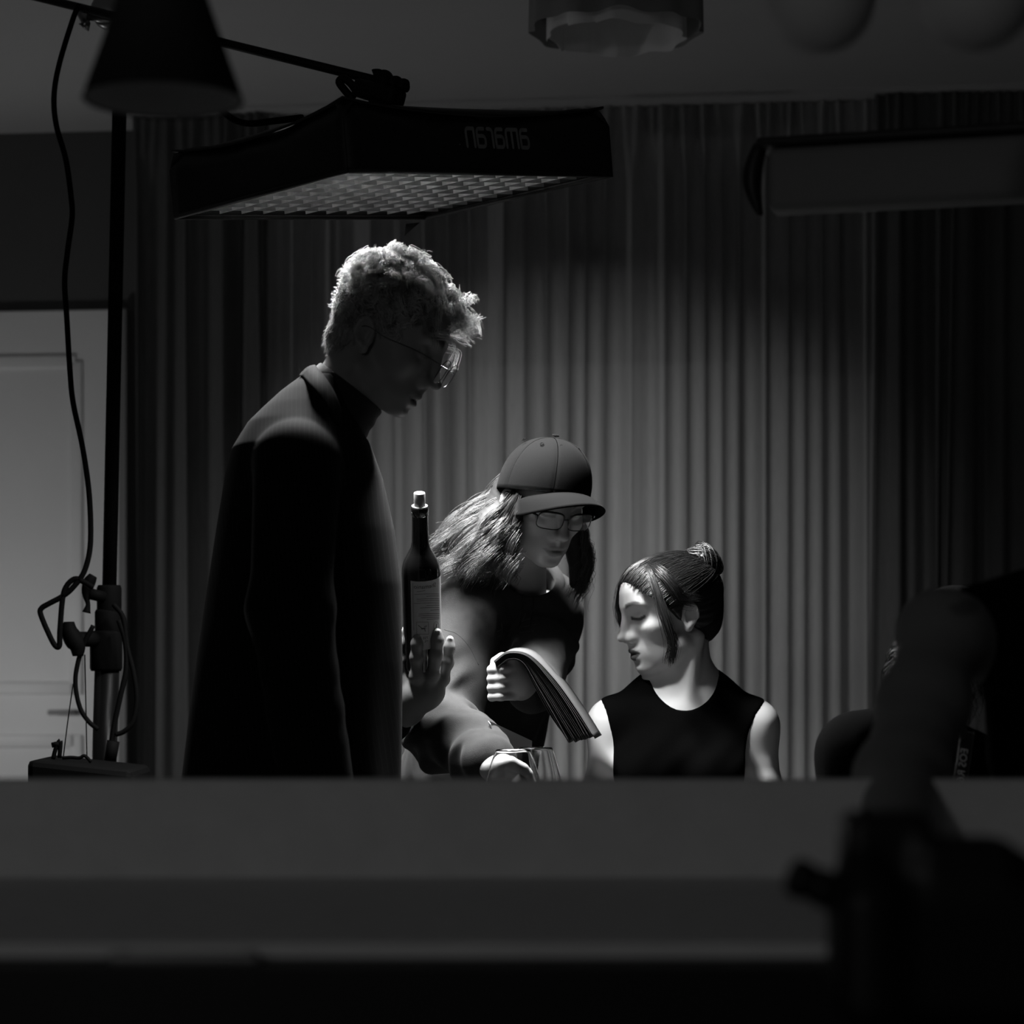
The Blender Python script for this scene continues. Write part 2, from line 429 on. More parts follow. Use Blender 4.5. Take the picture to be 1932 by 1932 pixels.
mb = MB(); wbox(mb, s_at(250), s_at(2080), -.03, .09, CEIL - .012, CEIL); struct(mb.build('trim_2', ceilm), 'curtain track on the ceiling')

# ------------------------------------------------------------------ kitchen peninsula in front of the lens
KZ = .90; KU = .23 * FPX / 425; KF = .23 * FPX / 550; UZ = 1.0
ctr = thing('kitchen_counter', 'pale kitchen counter with raised ledge across the foreground', 'counter', (0, (KF + KU) / 2, 0))
topm = mat('pale_worktop', .70, .75, .15, noise=.05, nscale=30); blk = mat('black_cabinet', .010, .5, .3)
mb = MB(); mb.box((0, (KF + KU) / 2, KZ - .006), (3.6, KU - KF, .012), bev=.002); child_of(ctr, mb.build('worktop', topm, None, False))
mb = MB(); mb.box((0, KU + .011, (KZ + UZ) / 2 - .006), (3.6, .022, UZ - KZ + .012), bev=.006); child_of(ctr, mb.build('ledge', topm, None, False))
mb = MB(); mb.box((0, (KF + KU) / 2 + .012, (KZ - .012) / 2 + .04), (3.6, KU - KF + .13, KZ - .012 - .08)); child_of(ctr, mb.build('cabinet_body', blk, None, False))
mb = MB(); mb.box((0, KF + .16, .02), (3.6, .2, .04)); child_of(ctr, mb.build('plinth', blk, None, False))
hx0, hx1 = P(212, 0, KF)[0], P(496, 0, KF)[0]; hz = ZC + (YH - 1802) * KF / FPX
x = hx0 - .20
for i in range(3):
    x0 = -.56 + .62 * i - .06; mb = MB(); mb.box((x0 + .30, KF + .008, .725), (.60, .018, .30), bev=.002); dr = child_of(ctr, mb.build('drawer', blk, None, False))
    hc = (hx0 + hx1) / 2 + .62 * i; mb = MB(); mb.box((hc, KF - .022, hz), (hx1 - hx0, .010, .010), bev=.003)
    for s in (-1, 1): mb.box((hc + s * .05, KF - .008, hz), (.008, .030, .008))
    child_of(dr, mb.build('drawer_handle', mat('handle_steel', .18, .35, .5, metal=.7), None, False))
# dining table the group is gathered round
tb = thing('dining_table', 'small dining table the wine glasses stand on, behind the counter', 'table', (.10, 4.08, 0)); tm = mat('table_wood', .05, .5, .3, noise=.2, nscale=8, stretch=(1, 8, 1))
mb = MB(); mb.box((.18, 4.085, TABLE_Z - .018), (.62, .56, .036), bev=.008); child_of(tb, mb.build('table_top', tm, None, False))
mb = MB(); mb.lathe([(.06, TABLE_Z - .04), (.035, TABLE_Z - .08), (.030, .12), (.035, .03)], V(.08, 4.02, 0), 28); child_of(tb, mb.build('pedestal', tm, None, True))
mb = MB(); mb.lathe([(.15, 0), (.155, .012), (.13, .024), (.03, .035)], V(.08, 4.02, 0), 36); child_of(tb, mb.build('base', tm, None, True))
# chair under the seated woman
gx = P(1288, 0, 4.62)[0]; ch = thing('dining_chair', 'dark dining chair under the woman in the sleeveless dress', 'chair', (gx, 4.62, 0)); cm = mat('chair_black', .02, .6)
mb = MB(); mb.box((gx, 4.62, .305), (.44, .44, .05), bev=.02); child_of(ch, mb.build('seat', cm, None, False))
for sx_ in (-1, 1):
    for sy in (-1, 1): mb = MB(); mb.tube([(gx + sx_ * .19, 4.62 + sy * .19, 0), (gx + sx_ * .18, 4.62 + sy * .18, .29)], .016, 12); child_of(ch, mb.build('leg', cm, None, True))
mb = MB(); mb.box((gx, 4.835, .66), (.40, .025, .26), bev=.01)
for sx_ in (-1, 1): mb.box((gx + sx_ * .17, 4.835, .45), (.03, .025, .22))
child_of(ch, mb.build('backrest', cm, None, False))

# ------------------------------------------------------------------ the human head, modelled in its own frame
# frame: x forward, y to the person's left, z up; origin midway between the ear canals
def axes(fwd, up=(0, 0, 1)):
    f = nrm(fwd); l = nrm(np.cross(up, f)); return np.stack([f, l, np.cross(f, l)], 1)      # columns: forward, left, up


def head_axes(yaw_dir, pitch, roll=0.0):
    """yaw_dir: horizontal facing (x,y); pitch > 0 looks down; roll > 0 tips the head to its left"""
    f = nrm((yaw_dir[0], yaw_dir[1], 0)); l = np.cross((0, 0, 1), f); a = math.radians(pitch); u = np.array((0, 0, 1.))
    f2 = f * math.cos(a) - u * math.sin(a); u2 = u * math.cos(a) + f * math.sin(a); r = math.radians(roll)
    return np.stack([f2, l * math.cos(r) - u2 * math.sin(r), u2 * math.cos(r) + l * math.sin(r)], 1)


def head_sdf(p, male=0.0, back=1.0, chin=1.0, skull=1.0, jawdrop=0.0, nose=1.0, lipfull=1.0, lids='down'):
    p = p.astype(f32); q = p.copy(); q[:, 1] = np.abs(q[:, 1]); w_ = sstep(.0, .04, q[:, 0])
    q[:, 2] = np.where(q[:, 2] < -.058, -.058 + (q[:, 2] + .058) * (1 + (f32(chin) - 1) * w_), q[:, 2])
    qb = q.copy(); qb[:, 0] = np.where(q[:, 0] < 0, q[:, 0] / f32(back), q[:, 0])
    d = ell(qb, (-.004, 0, .050), (.094 * skull, .0735 * skull, .077 * skull))
    d = su(d, ell(q, (.040, 0, .052 - .03 * (1 - skull)), (.060 * skull, .061 * skull, .060 * skull)), .03)                       # forehead
    d = su(d, ell(q, (.048, 0, -.012), (.047, .055, .066)), .03)                      # mid face
    d = su(d, cap(q, (.010, .050, -.050), (.074, .012, -.087), .014 + .002 * male, .013 + .002 * male), .032)      # jaw
    d = su(d, ell(q, (.044, 0, -.058), (.040, .042, .034)), .03)
    d = su(d, ell(q, (.0835, 0, -.0850), (.0135, .017 + .003 * male, .0135)), .018)      # chin
    d = su(d, ell(q, (.060, .045, -.006), (.024, .016, .017)), .022)                  # cheek bone
    d = su(d, cap(q, (.094, .010, .041), (.080, .044, .044), .008 + .002 * male, .007), .016)  # brow ridge
    d = ss(d, ell(q, (.106, .036, .020), (.021, .016, .0130)), .018)                  # eye socket
    d = su(d, ell(q, (.076, .0315, .0205), (.0150, .0145, .0128)), .006)              # lidded eye
    mz = q.copy(); mz[:, 0] += mz[:, 1] ** 2 * 9
    d = su(d, ell(q, (.080, 0, -.050), (.024, .028, .026)), .02)                      # muzzle
    # nose
    d = su(d, cap(q, (.0975, 0, .034), (.1165, 0, -.012), .0068, .0080), .013)
    d = su(d, ell(q, (.1185 + .004 * (nose - 1) * 8, 0, -.0165), (.0105, .0095, .0085)), .008)
    d = su(d, ell(q, (.1040, .0112, -.0222), (.0110, .0062, .0070)), .009)
    d = ss(d, ell(q, (.113, .0062, -.0290), (.0055, .0030, .0045)), .003)
    d = su(d, cap(q, (.1075, 0, -.028), (.1035, 0, -.040), .0035, .0045), .006)       # columella, philtrum
    d = su(d, cap(q, (.086, .013, .014), (.098, .0125, -.018), .007, .008), .012)
    # lips
    lf = lipfull
    d = su(d, ell(mz, (.0985, 0, -.0455), (.0105, .0215, .0056 * lf)), .005)
    d = su(d, ell(mz, (.0965, 0, -.0607), (.0105, .0185, .0066 * lf)), .005)
    d = ss(d, ell(mz, (.1105, 0, -.0528), (.0125, .0225, .0016 + jawdrop)), .003)
    d = ss(d, ell(q, (.108, 0, -.0745), (.010, .018, .0055)), .010)                   # under the lower lip
    # ears
    e = q.copy(); th = .20; ex = (e[:, 0] + .001) * 1.2; ez = (e[:, 2] - .001) * 1.2
    e[:, 0] = ex * math.cos(th) + ez * math.sin(th); e[:, 2] = -ex * math.sin(th) + ez * math.cos(th)
    e[:, 1] = e[:, 1] * 1.1 - .0735 * 1.09 + e[:, 0] * .42
    sx, sz = f32(.0175), f32(.0315)
    er = np.sqrt((e[:, 0] / sx) ** 2 + ((e[:, 2] - .002) / sz) ** 2)
    disc = ell(e, (0, 0, .002), (.0172, .0042, .0305))
    disc = ss(disc, ell(e, (.003, .0075, -.003), (.0105, .0072, .0160)), .003)
    rim = np.sqrt(((er - .88) * .019) ** 2 + (e[:, 1] - .0045) ** 2) - .0036
    rim = np.maximum(rim, -.010 - e[:, 2] - (e[:, 0] + .012) * 1.2)
    ant = np.sqrt(((er - .60) * .019) ** 2 + (e[:, 1] - .0035) ** 2) - .0024
    ant = np.maximum(ant, e[:, 0] - .003); ant = np.maximum(ant, -.018 - e[:, 2])
    ear = su(su(disc, rim, .003), ant, .004)
    ear = su(ear, ell(e, (.004, .001, -.0275), (.0085, .0045, .009)), .006)           # lobe
    ear = su(ear, ell(e, (.0125, .001, -.006), (.0045, .0045, .006)), .005)           # tragus
    d = su(d, ear * f32(.85), .005)
    return d


def head_at(p, H, R, s, **kw):
    q = ((p - H.astype(f32)) @ R.astype(f32)) / f32(s); r = L3(q - np.array((.01, 0, .015), f32)); d = (r - f32(.15)); m = r < .20
    if m.any(): d[m] = head_sdf(q[m], **kw)
    return d * f32(s)


def head_colour(p, lips=.35, brow=.25, lash=.15, browthick=.005):
    """lipstick, brows and lashes: tones of the face itself"""
    c = np.ones(len(p)); y = np.abs(p[:, 1]); x, z = p[:, 0], p[:, 2]
    zz = z + .0528
    prof = np.where(zz > 0, .0125 * (1 - (y / .0255) ** 2) - .0015 * np.exp(-(y / .004) ** 2), .0145 * (1 - (y / .0235) ** 2))
    w = sstep(.0012, -.0012, np.abs(zz) - np.maximum(prof, 0)) * (x > .078) * (prof > 0); c = c * (1 - w * (1 - lips))
    bz = .0420 + .006 * np.sin(np.clip((y - .012) / .036, 0, 1) * 2.2)
    bt = browthick * (1.1 - .7 * np.clip((y - .014) / .036, 0, 1))
    w = sstep(bt * 1.3, bt * .6, np.abs(z - bz)) * sstep(.012, .017, y) * sstep(.052, .047, y) * (x > .05)
    c = c * (1 - w * (1 - brow))
    lz = .0145 + .0035 * ((y - .0315) / .0145) ** 2
    w = sstep(.0042, .0022, np.abs(z - lz)) * sstep(.0175, .0150, np.abs(y - .0315)) * (x > .07)
    return c * (1 - w * (1 - lash))


gl = bpy.data.materials.new('clear_lens'); gl.use_nodes = True
_n = gl.node_tree; _n.nodes.clear(); _o = _n.nodes.new('ShaderNodeOutputMaterial'); _m = _n.nodes.new('ShaderNodeMixShader'); _t = _n.nodes.new('ShaderNodeBsdfTransparent'); _g = _n.nodes.new('ShaderNodeBsdfGlossy')
_t.inputs[0].default_value = grey(.95); _g.inputs[1].default_value = .03; _m.inputs[0].default_value = .06
_n.links.new(_t.outputs[0], _m.inputs[1]); _n.links.new(_g.outputs[0], _m.inputs[2]); _n.links.new(_m.outputs[0], _o.inputs[0])

# ------------------------------------------------------------------ softbox panel light with egg-crate grid
cN, cR, cL, cF = [np.array(_sb(k)) for k in 'NRLF']; UP = -np.array(sb_n); SU = np.array(sb_u); SW = nrm(np.cross(SU, UP)); SW = SW if np.dot(SW, cL - cN) > 0 else -SW
C0 = np.array(sb_c); HS = .297
corner = lambda a, b, h: C0 + SU * a * HS + SW * b * HS + UP * h
sbx = thing('softbox_light', 'black fabric softbox panel light with grid, hung over the group on a boom', 'light', C0)
fab = mat('black_nylon', .010, .55, .35, bump=.25, bscale=60); inner = mat('silver_lining', .25, .6, .4, metal=.0)
HB = .135
def side(a0, b0, a1, b1, name='side_panel'):
    n, m_ = 22, 9; vs = []; fs = []; out = nrm(SU * (a0 + a1) + SW * (b0 + b1))
    for i in range(n + 1):
        t = i / n; e = math.sin(t * math.pi)
        for j in range(m_ + 1):
            w = j / m_; h = HB * w * (1 - .17 * e ** .8) - .016 * w * math.exp(-(min(t, 1 - t) / .035) ** 2); push = -.016 * e * w ** 1.5 + .004 * math.sin(t * 19 + w * 6) * e * w + (-.020 * max(0, w - .8) / .2 * 1.0)
            vs.append(corner(a0 + (a1 - a0) * t, b0 + (b1 - b0) * t, h) + out * push)
    for i in range(n):
        for j in range(m_): fs.append((i * (m_ + 1) + j, (i + 1) * (m_ + 1) + j, (i + 1) * (m_ + 1) + j + 1, i * (m_ + 1) + j + 1))
    o = mesh_obj(name, vs, fs, fab, None, True); so = o.modifiers.new('thickness', 'SOLIDIFY'); so.thickness = .004; so.offset = 0; return child_of(sbx, o)
p_nr = side(-1, -1, 1, -1); side(1, -1, 1, 1); side(1, 1, -1, 1); side(-1, 1, -1, -1)
n = 12; vs = [corner(-.985 + 1.97 * i / n, -.985 + 1.97 * j / n, HB * (1 - .17 * (math.sin(i / n * math.pi) ** .8 if j in (0, n) else 0) - .17 * (math.sin(j / n * math.pi) ** .8 if i in (0, n) else 0)) - .020 * math.sin(i / n * math.pi) * math.sin(j / n * math.pi) - .004) for i in range(n + 1) for j in range(n + 1)]
fs = [(i * (n + 1) + j, (i + 1) * (n + 1) + j, (i + 1) * (n + 1) + j + 1, i * (n + 1) + j + 1) for i in range(n) for j in range(n)]
o = mesh_obj('back_panel', vs, fs, fab, None, True); so = o.modifiers.new('t', 'SOLIDIFY'); so.thickness = .004; child_of(sbx, o)
mb = MB(); mb.add([corner(a * .96, b * .96, .062) for a, b in ((-1, -1), (1, -1), (1, 1), (-1, 1))], [(0, 1, 2, 3)]); child_of(sbx, mb.build('diffuser', mat('lit_diffuser', .8, .8, emit=.6), None, False))
RB = np.stack([SU, SW, UP], 1); slm = [mat('grid_fabric_lit', .55, .6, .3, noise=.5, nscale=30), mat('grid_fabric_shaded', .16, .6, .3, noise=.5, nscale=30)]  # lit and shaded slat sides put into the fabric colour, one tone per direction
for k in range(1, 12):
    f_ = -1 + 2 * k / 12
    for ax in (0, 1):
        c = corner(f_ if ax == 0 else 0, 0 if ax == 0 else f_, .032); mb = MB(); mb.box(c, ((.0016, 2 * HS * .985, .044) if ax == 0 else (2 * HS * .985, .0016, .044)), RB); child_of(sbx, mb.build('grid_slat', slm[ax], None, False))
for (a0, b0, a1, b1) in ((-1, -1, 1, -1), (1, -1, 1, 1), (1, 1, -1, 1), (-1, 1, -1, -1)):
    mb = MB(); mb.tube([corner(a0 * .995, b0 * .995, .004), corner(a1 * .995, b1 * .995, .004)], .005, 8); child_of(sbx, mb.build('edge_binding', fab, None, True))
mb = MB(); e_ = corner(1, 1, .0) ; t_ = corner(.96, 1.0, .0); mb.add([t_, t_ + SU * .05, t_ + SU * .022 - UP * .035 - SW * .0, t_ - UP * .028 - SU * .008], [(0, 1, 2, 3)])
fl = corner(-.03, 1.0, 0) ; o = mesh_obj('loose_tab', [P(766, 423, 4.76), P(792, 420, 4.76), P(778, 432, 4.76), P(763, 445, 4.76)], [(0, 1, 2, 3)], mat('rubber_black', .002, .7, .02), None, False); so = o.modifiers.new('t', 'SOLIDIFY'); so.thickness = .003; child_of(sbx, o)
# lettering on the near side, seen mirrored
def ribbon(mb, pts, w, T):
    pts = [np.array(p, float) for p in pts]
    for a, b in zip(pts[:-1], pts[1:]):
        d = b - a; l = np.linalg.norm(d) + 1e-9; nn = np.array((-d[1], d[0])) / l * w / 2; mb.add([T(a + nn), T(a - nn), T(b - nn), T(b + nn)], [(0, 1, 2, 3)])
    for p in pts: mb.add([T(p + np.array((math.cos(t), math.sin(t))) * w / 2) for t in np.linspace(0, 6.2832, 9)[:-1]], [tuple(range(8))])
def arc(cx, cy, r, a0, a1, n=6): return [(cx + r * math.cos(math.radians(a0 + (a1 - a0) * i / n)), cy + r * math.sin(math.radians(a0 + (a1 - a0) * i / n))) for i in range(n + 1)]
LTR = {'a': (1.0, [[(.15, 1)] + [(.62, 1)] + arc(.62, .76, .24, 90, 0) + [(.86, 0)], [(.86, .6), (.3, .6)] + arc(.3, .36, .24, 90, 180)[1:] + [(.06, .24)] + arc(.3, .24, .24, 180, 270) + [(.86, 0)]]),
       'm': (1.35, [[(.06, 0), (.06, 1), (1.0, 1)] + arc(1.0, .76, .24, 90, 0) + [(1.24, 0)], [(.65, 1), (.65, 0)]]),
       'r': (.66, [[(.06, 0), (.06, .76)] + arc(.3, .76, .24, 180, 90) + [(.55, 1)]]), 'n': (1.0, [[(.06, 0), (.06, 1), (.62, 1)] + arc(.62, .76, .24, 90, 0) + [(.86, 0)]])}
mb = MB(); x = 0; W_T = sum(LTR[c][0] for c in 'amaran') + .12 * 5
fc = corner(-1, -1, 0); tl = .145; hh = .032; mid = .330
def TT(p): return corner(-1 + 2 * (mid + (tl / 2 - p[0] * tl / W_T)) / .594, -1, .050 + p[1] * hh) - SW * .0035 + SW * (.016 * .8 * ((.050 + p[1] * hh) / HB) ** 1.5)
for ch_ in 'amaran':
    w_, st_ = LTR[ch_]
    for pl in st_: ribbon(mb, [(x + a, b) for a, b in pl], .22, TT)
    x += w_ + .12
child_of(p_nr, mb.build('lettering', mat('silver_print', .20, .6), None, False))
# clamp, yoke and boom
bm_a, bm_b = P(60, -8, 4.92), P(768, 166, 4.40); bd = nrm(bm_b - bm_a); gm2 = mat('black_metal', .010, .6, .15)
yk = corner(0, 0, HB - .02)
mb = MB(); mb.tube([yk, P(712, 172, 4.40)], .020, 14); child_of(sbx, mb.build('mount_stud', gm2, None, True))
mb = MB(); mb.box(P(715, 176, 4.40), (.10, .05, .035), axes(bd), .010); child_of(sbx, mb.build('clamp', gm2, None, True))
mb = MB(); mb.tube([P(712, 160, 4.40), P(711, 140, 4.40), P(711, 132, 4.40)], [.006, .007, .010], 12); child_of(sbx, mb.build('clamp_screw', gm2, None, True))
mb = MB(); mb.lathe([(.0001, -.012), (.014, -.010), (.019, 0), (.014, .010), (.0001, .012)], P(724, 150, 4.40), 20, axis=(0, 1, 0)); child_of(sbx, mb.build('clamp_knob', gm2, None, True))
for px in (747, 761): mb = MB(); mb.lathe([(.0001, -.006), (.012, -.006), (.013, 0), (.012, .006), (.0001, .006)], P(px, 156 + (px - 747) * .35, 4.38), 18, axis=bd); child_of(sbx, mb.build('boom_collar', gm2, None, True))
mb = MB(); mb.tube(spline([P(667, 188, 4.42), P(652, 172, 4.42), P(640, 155, 4.42), P(648, 148, 4.42), P(662, 158, 4.42), P(672, 172, 4.42)], 5), .0075, 10); child_of(sbx, mb.build('tilt_handle', gm2, None, True))
mb = MB(); mb.tube(spline([P(415, 205, 4.50), P(440, 225, 4.50), P(470, 233, 4.48), P(520, 228, 4.44), P(570, 222, 4.40)], 6), .0065, 8); child_of(sbx, mb.build('power_lead', mat('rubber_black', .002, .7, .02), None, True))

# ------------------------------------------------------------------ light stand with boom
sd = thing('light_stand', 'tall black light stand with boom arm at the left', 'light stand', (P(188, 0, 4.92) * V(1, 1, 0)))
sm_ = mat('stand_black', .002, .7, .02)
s_top, s_mid, s_bot = P(229, 30, 4.92), P(207, 1105, 4.92), P(196, 1470, 4.92); dirp = nrm(s_bot - s_mid); s_flr = s_bot + dirp * ((s_bot[2] - .10) / -dirp[2])
mb = MB(); mb.tube([s_top, s_mid + (s_bot - s_mid) * .2], .0152, 18); child_of(sd, mb.build('upper_tube', sm_, None, True))
mb = MB(); mb.tube([P(205, 1160, 4.92), s_flr], .0262, 20); child_of(sd, mb.build('lower_tube', mat('stand_tube', .003, .35, .08), None, True))
for (x0, y0, y1, r) in ((206, 1104, 1160, .026), (204, 1150, 1200, .028), (200, 1190, 1266, .034)):
    mb = MB(); mb.lathe([(r * .92, 0), (r, .006), (r, (y1 - y0) / 894 - .006), (r * .9, (y1 - y0) / 894)], P(x0, y1, 4.92), 22); child_of(sd, mb.build('collar', sm_, None, True))
mb = MB(); mb.tube(spline([P(176, 1086, 4.88), P(168, 1100, 4.88), P(162, 1120, 4.88), P(166, 1140, 4.88), P(163, 1156, 4.88)], 4), [.009 + .004 * math.sin(i * .4) for i in range(17)], 10); mb.tube([P(168, 1120, 4.88), P(196, 1126, 4.90)], .012, 10); child_of(sd, mb.build('lock_lever', sm_, None, True))
mb = MB(); mb.tube(spline([P(130, 1173, 4.86), P(131, 1190, 4.86), P(138, 1206, 4.86), P(146, 1220, 4.86), P(147, 1238, 4.86)], 4), [.011 + .009 * math.sin(i / 16 * 3.14) for i in range(17)], 10); mb.tube([P(140, 1206, 4.86), P(185, 1206, 4.90)], .016, 10); child_of(sd, mb.build('lock_lever', sm_, None, True))
mb = MB(); mb.tube([bm_a, bm_b], .0088, 14); child_of(sd, mb.build('boom_arm', gm2, None, True))
mb = MB(); mb.lathe([(.03, -.02), (.036, -.014), (.036, .014), (.03, .02)], P(205, 22, 4.90), 22, axis=(0, 1, 0)); child_of(sd, mb.build('grip_head', mat('grip_steel', .25, .3, .5, metal=.9), None, True))
mb = MB(); mb.tube([P(150, 18, 4.88), P(163, 45, 4.86), P(158, 52, 4.86)], [.010, .009, .013], 12); mb.tube([P(165, 30, 4.86), P(212, 38, 4.86)], .009, 12); child_of(sd, mb.build('grip_screw', mat('grip_steel', .25), None, True))
for a in (0.3, 1.6, 2.9):
    mb = MB(); e = s_flr * V(1, 1, 0) + V(math.cos(a) * .38, math.sin(a) * .38, .015); mb.tube([s_flr + V(0, 0, .25), e], .012, 10); child_of(sd, mb.build('leg', sm_, None, True))
rub = mat('rubber_black', .002, .7, .02)
def cable(name, label, px, d, r, par=None):
    mb = MB(); mb.tube(spline([P(x, y, d if len(z) == 0 else z[0]) for x, y, *z in px], 8), r, 10); o = mb.build(name, rub, None, True)
    return child_of(par, o) if par is not None else tag(o, label, 'cable')
cable('power_cable', 'thick black cable hanging in front of the door and knotted at the stand', [(150, 8), (138, 35), (112, 120), (102, 180), (106, 235), (124, 300), (134, 370), (136, 410), (128, 470), (122, 530), (126, 600), (132, 700), (138, 760), (155, 840), (167, 920), (171, 990), (169, 1040), (158, 1080), (138, 1108), (118, 1125), (92, 1139), (78, 1148), (77, 1160), (92, 1196), (104, 1218), (112, 1218), (113, 1190), (118, 1130), (126, 1105), (142, 1092), (158, 1098), (175, 1108)], 4.84, .0058)
cable('coiled_lead', None, [(214, 1140), (232, 1165), (240, 1220), (252, 1270), (258, 1320), (250, 1362), (234, 1380), (218, 1386)], 4.86, .0052, sd)
cable('coiled_lead', None, [(176, 1180), (156, 1220), (144, 1265), (143, 1300), (152, 1338), (168, 1362), (185, 1376)], 4.86, .0050, sd)
cable('coiled_lead', None, [(224, 1170), (236, 1210), (238, 1260), (228, 1310), (215, 1370), (208, 1420)], 4.86, .0056, sd)
mb = MB(); mb.tube([P(214, 1398, 4.86), P(207, 1438, 4.86)], .013, 12); child_of(sd, mb.build('plug', rub, None, True))
# equipment case standing at the foot
cs = thing('equipment_case', 'black equipment case at the foot of the light stand', 'case', (P(150, 0, 4.70) * V(1, 1, 0))); cz = ZC + (YH - 1430) * 4.64 / FPX
cx0, cx1 = P(66, 0, 4.64)[0], P(262, 0, 4.64)[0]; mb = MB(); vs = [(a, b, c - (.022 if (a > cx0 + .01 and c > .1) else 0)) for c in (.0, cz) for b in (4.56, 4.80) for a in (cx0, cx1)]
mb.add(vs, [(0, 2, 3, 1), (4, 5, 7, 6), (0, 1, 5, 4), (2, 6, 7, 3), (0, 4, 6, 2), (1, 3, 7, 5)]); child_of(cs, mb.build('case_body', rub, None, False, .012))
mb = MB(); mb.tube(spline([P(100, 1432, 4.66), P(106, 1410, 4.66), P(114, 1398, 4.66), P(112, 1430, 4.66)], 5), .0045, 8); mb.tube([P(98, 1406, 4.66), P(112, 1403, 4.66)], .0055, 8); child_of(cs, mb.build('case_handle', rub, None, True))
mb = MB(); mb.tube(spline([P(118, 1430, 4.66), P(135, 1429, 4.66), P(150, 1430, 4.66), P(160, 1426, 4.66), P(172, 1438, 4.66)], 5), .0035, 8); child_of(cs, mb.build('case_strap', rub, None, True))
mb = MB(); mb.tube(spline([P(138, 1290, 4.70), P(128, 1360, 4.70), P(119, 1432, 4.70)], 6), .0012, 6); child_of(cs, mb.build('thin_wire', rub, None, True))
mb = MB(); mb.tube(spline([P(160, 1235, 4.72), P(162, 1330, 4.72), P(164, 1432, 4.72)], 6), .0012, 6); child_of(cs, mb.build('thin_wire', rub, None, True))

# ------------------------------------------------------------------ hanging lamps
cp = P(308, 190, 2.32); ct = P(308, -190, 2.32); cone = thing('pendant_lamp', 'dark cone-shaped pendant lamp, blurred, at the upper left', 'lamp', cp)
rr = 152 * 2.32 / FPX; hcone = ct[2] - cp[2]
mb = MB(); mb.lathe([(rr, 0), (.010, hcone), (.008, hcone), (rr - .003, .001)], cp, 56, close=True); child_of(cone, mb.build('lamp_shade', mat('shade_charcoal', .03, .7, .2), None, True))
mb = MB(); mb.lathe([(rr - .004, .0015), (.012, hcone - .006)], cp, 56); mb.f = [f_ for f_ in mb.f if len(f_) == 4]; child_of(cone, mb.build('shade_lining', mat('shade_white', .75, .8), None, True))
mb = MB(); mb.lathe([(.012, -.05), (.014, 0), (.010, .03)], ct - V(0, 0, .01), 20); child_of(cone, mb.build('lamp_holder', gm2, None, True))
mb = MB(); mb.tube([ct, V(ct[0], ct[1], CEIL)], .003, 8); child_of(cone, mb.build('cord', gm2, None, True))
mb = MB(); mb.lathe([(.04, -.02), (.045, 0)], V(ct[0], ct[1], CEIL - .001), 24); child_of(cone, mb.build('ceiling_rose', gm2, None, True))
# pleated paper shade
fp = P(1163, 60, 5.3); fr = 162 * 5.3 / FPX; ps = thing('pleated_pendant_lamp', 'pale pleated fabric pendant shade hanging at the top centre', 'lamp', fp); pm = mat('shade_fabric', .22, .9); pm2 = mat('shade_lining_pale', .7, .9)
for rad, zz, ph in ((fr, 0, 0), (fr * .80, -.016, .6)):
    nn = 200; vs = []; fs = []
    for j, h in enumerate((0, .10, .26)):
        for i in range(nn):
            t = 2 * math.pi * i / nn; rp = rad * (1 + .035 * math.sin(t * 11 + ph) * (1 - j * .3)); vs.append(fp + V(rp * math.cos(t), rp * math.sin(t), zz + h + (.0035 * math.sin(t * 7 + ph) + (.010 * ((t * 13 / 6.2832) % 1) * max(0, -math.cos(t)) if ph else .002 * math.sin(t * 11)) if j == 0 else 0)))
    for j in range(2):
        for i in range(nn): fs.append((j * nn + i, j * nn + (i + 1) % nn, (j + 1) * nn + (i + 1) % nn, (j + 1) * nn + i))
    o = mesh_obj('fabric_tier', vs, fs, pm if ph == 0 else pm2, None, True); so = o.modifiers.new('t', 'SOLIDIFY'); so.thickness = .001; child_of(ps, o)
mb = MB(); mb.lathe([(fr * .3, 0), (fr, .0), (fr, .004), (fr * .3, .004)], fp + V(0, 0, .262), 48, close=True); child_of(ps, mb.build('frame_ring', pm, None, False))
mb = MB(); mb.tube([fp + V(-fr, 0, .263), fp + V(fr, 0, .263)], .004, 8); mb.tube([fp + V(0, 0, .262), V(fp[0], fp[1], CEIL)], .004, 8); child_of(ps, mb.build('cord', pm, None, True))
# two globes
for (px, py, d, r, lab) in ((1550, -2, 2.2, 101, 'blurred round globe pendant lamp beside the pleated shade'), (1842, -16, 2.0, 112, 'blurred round globe pendant lamp in the upper right corner')):
    c = P(px, py, d); R_ = r * d / FPX; g = thing('globe_lamp', lab, 'lamp', c, 'globe pendant lamps'); mb = MB(); mb.lathe([(max(.0001, R_ * math.sin(a)), -R_ * math.cos(a)) for a in np.linspace(0, 2.85, 26)], c, 40); child_of(g, mb.build('globe', mat('smoked_globe', .55, .6, .2), None, True))
    mb = MB(); mb.lathe([(.024, 0), (.024, .03), (.012, .05)], c + V(0, 0, R_ * .95), 20); child_of(g, mb.build('cap', gm2, None, True)); mb = MB(); mb.tube([c + V(0, 0, R_ * .95 + .04), V(c[0], c[1], CEIL)], .003, 8); child_of(g, mb.build('cord', gm2, None, True))
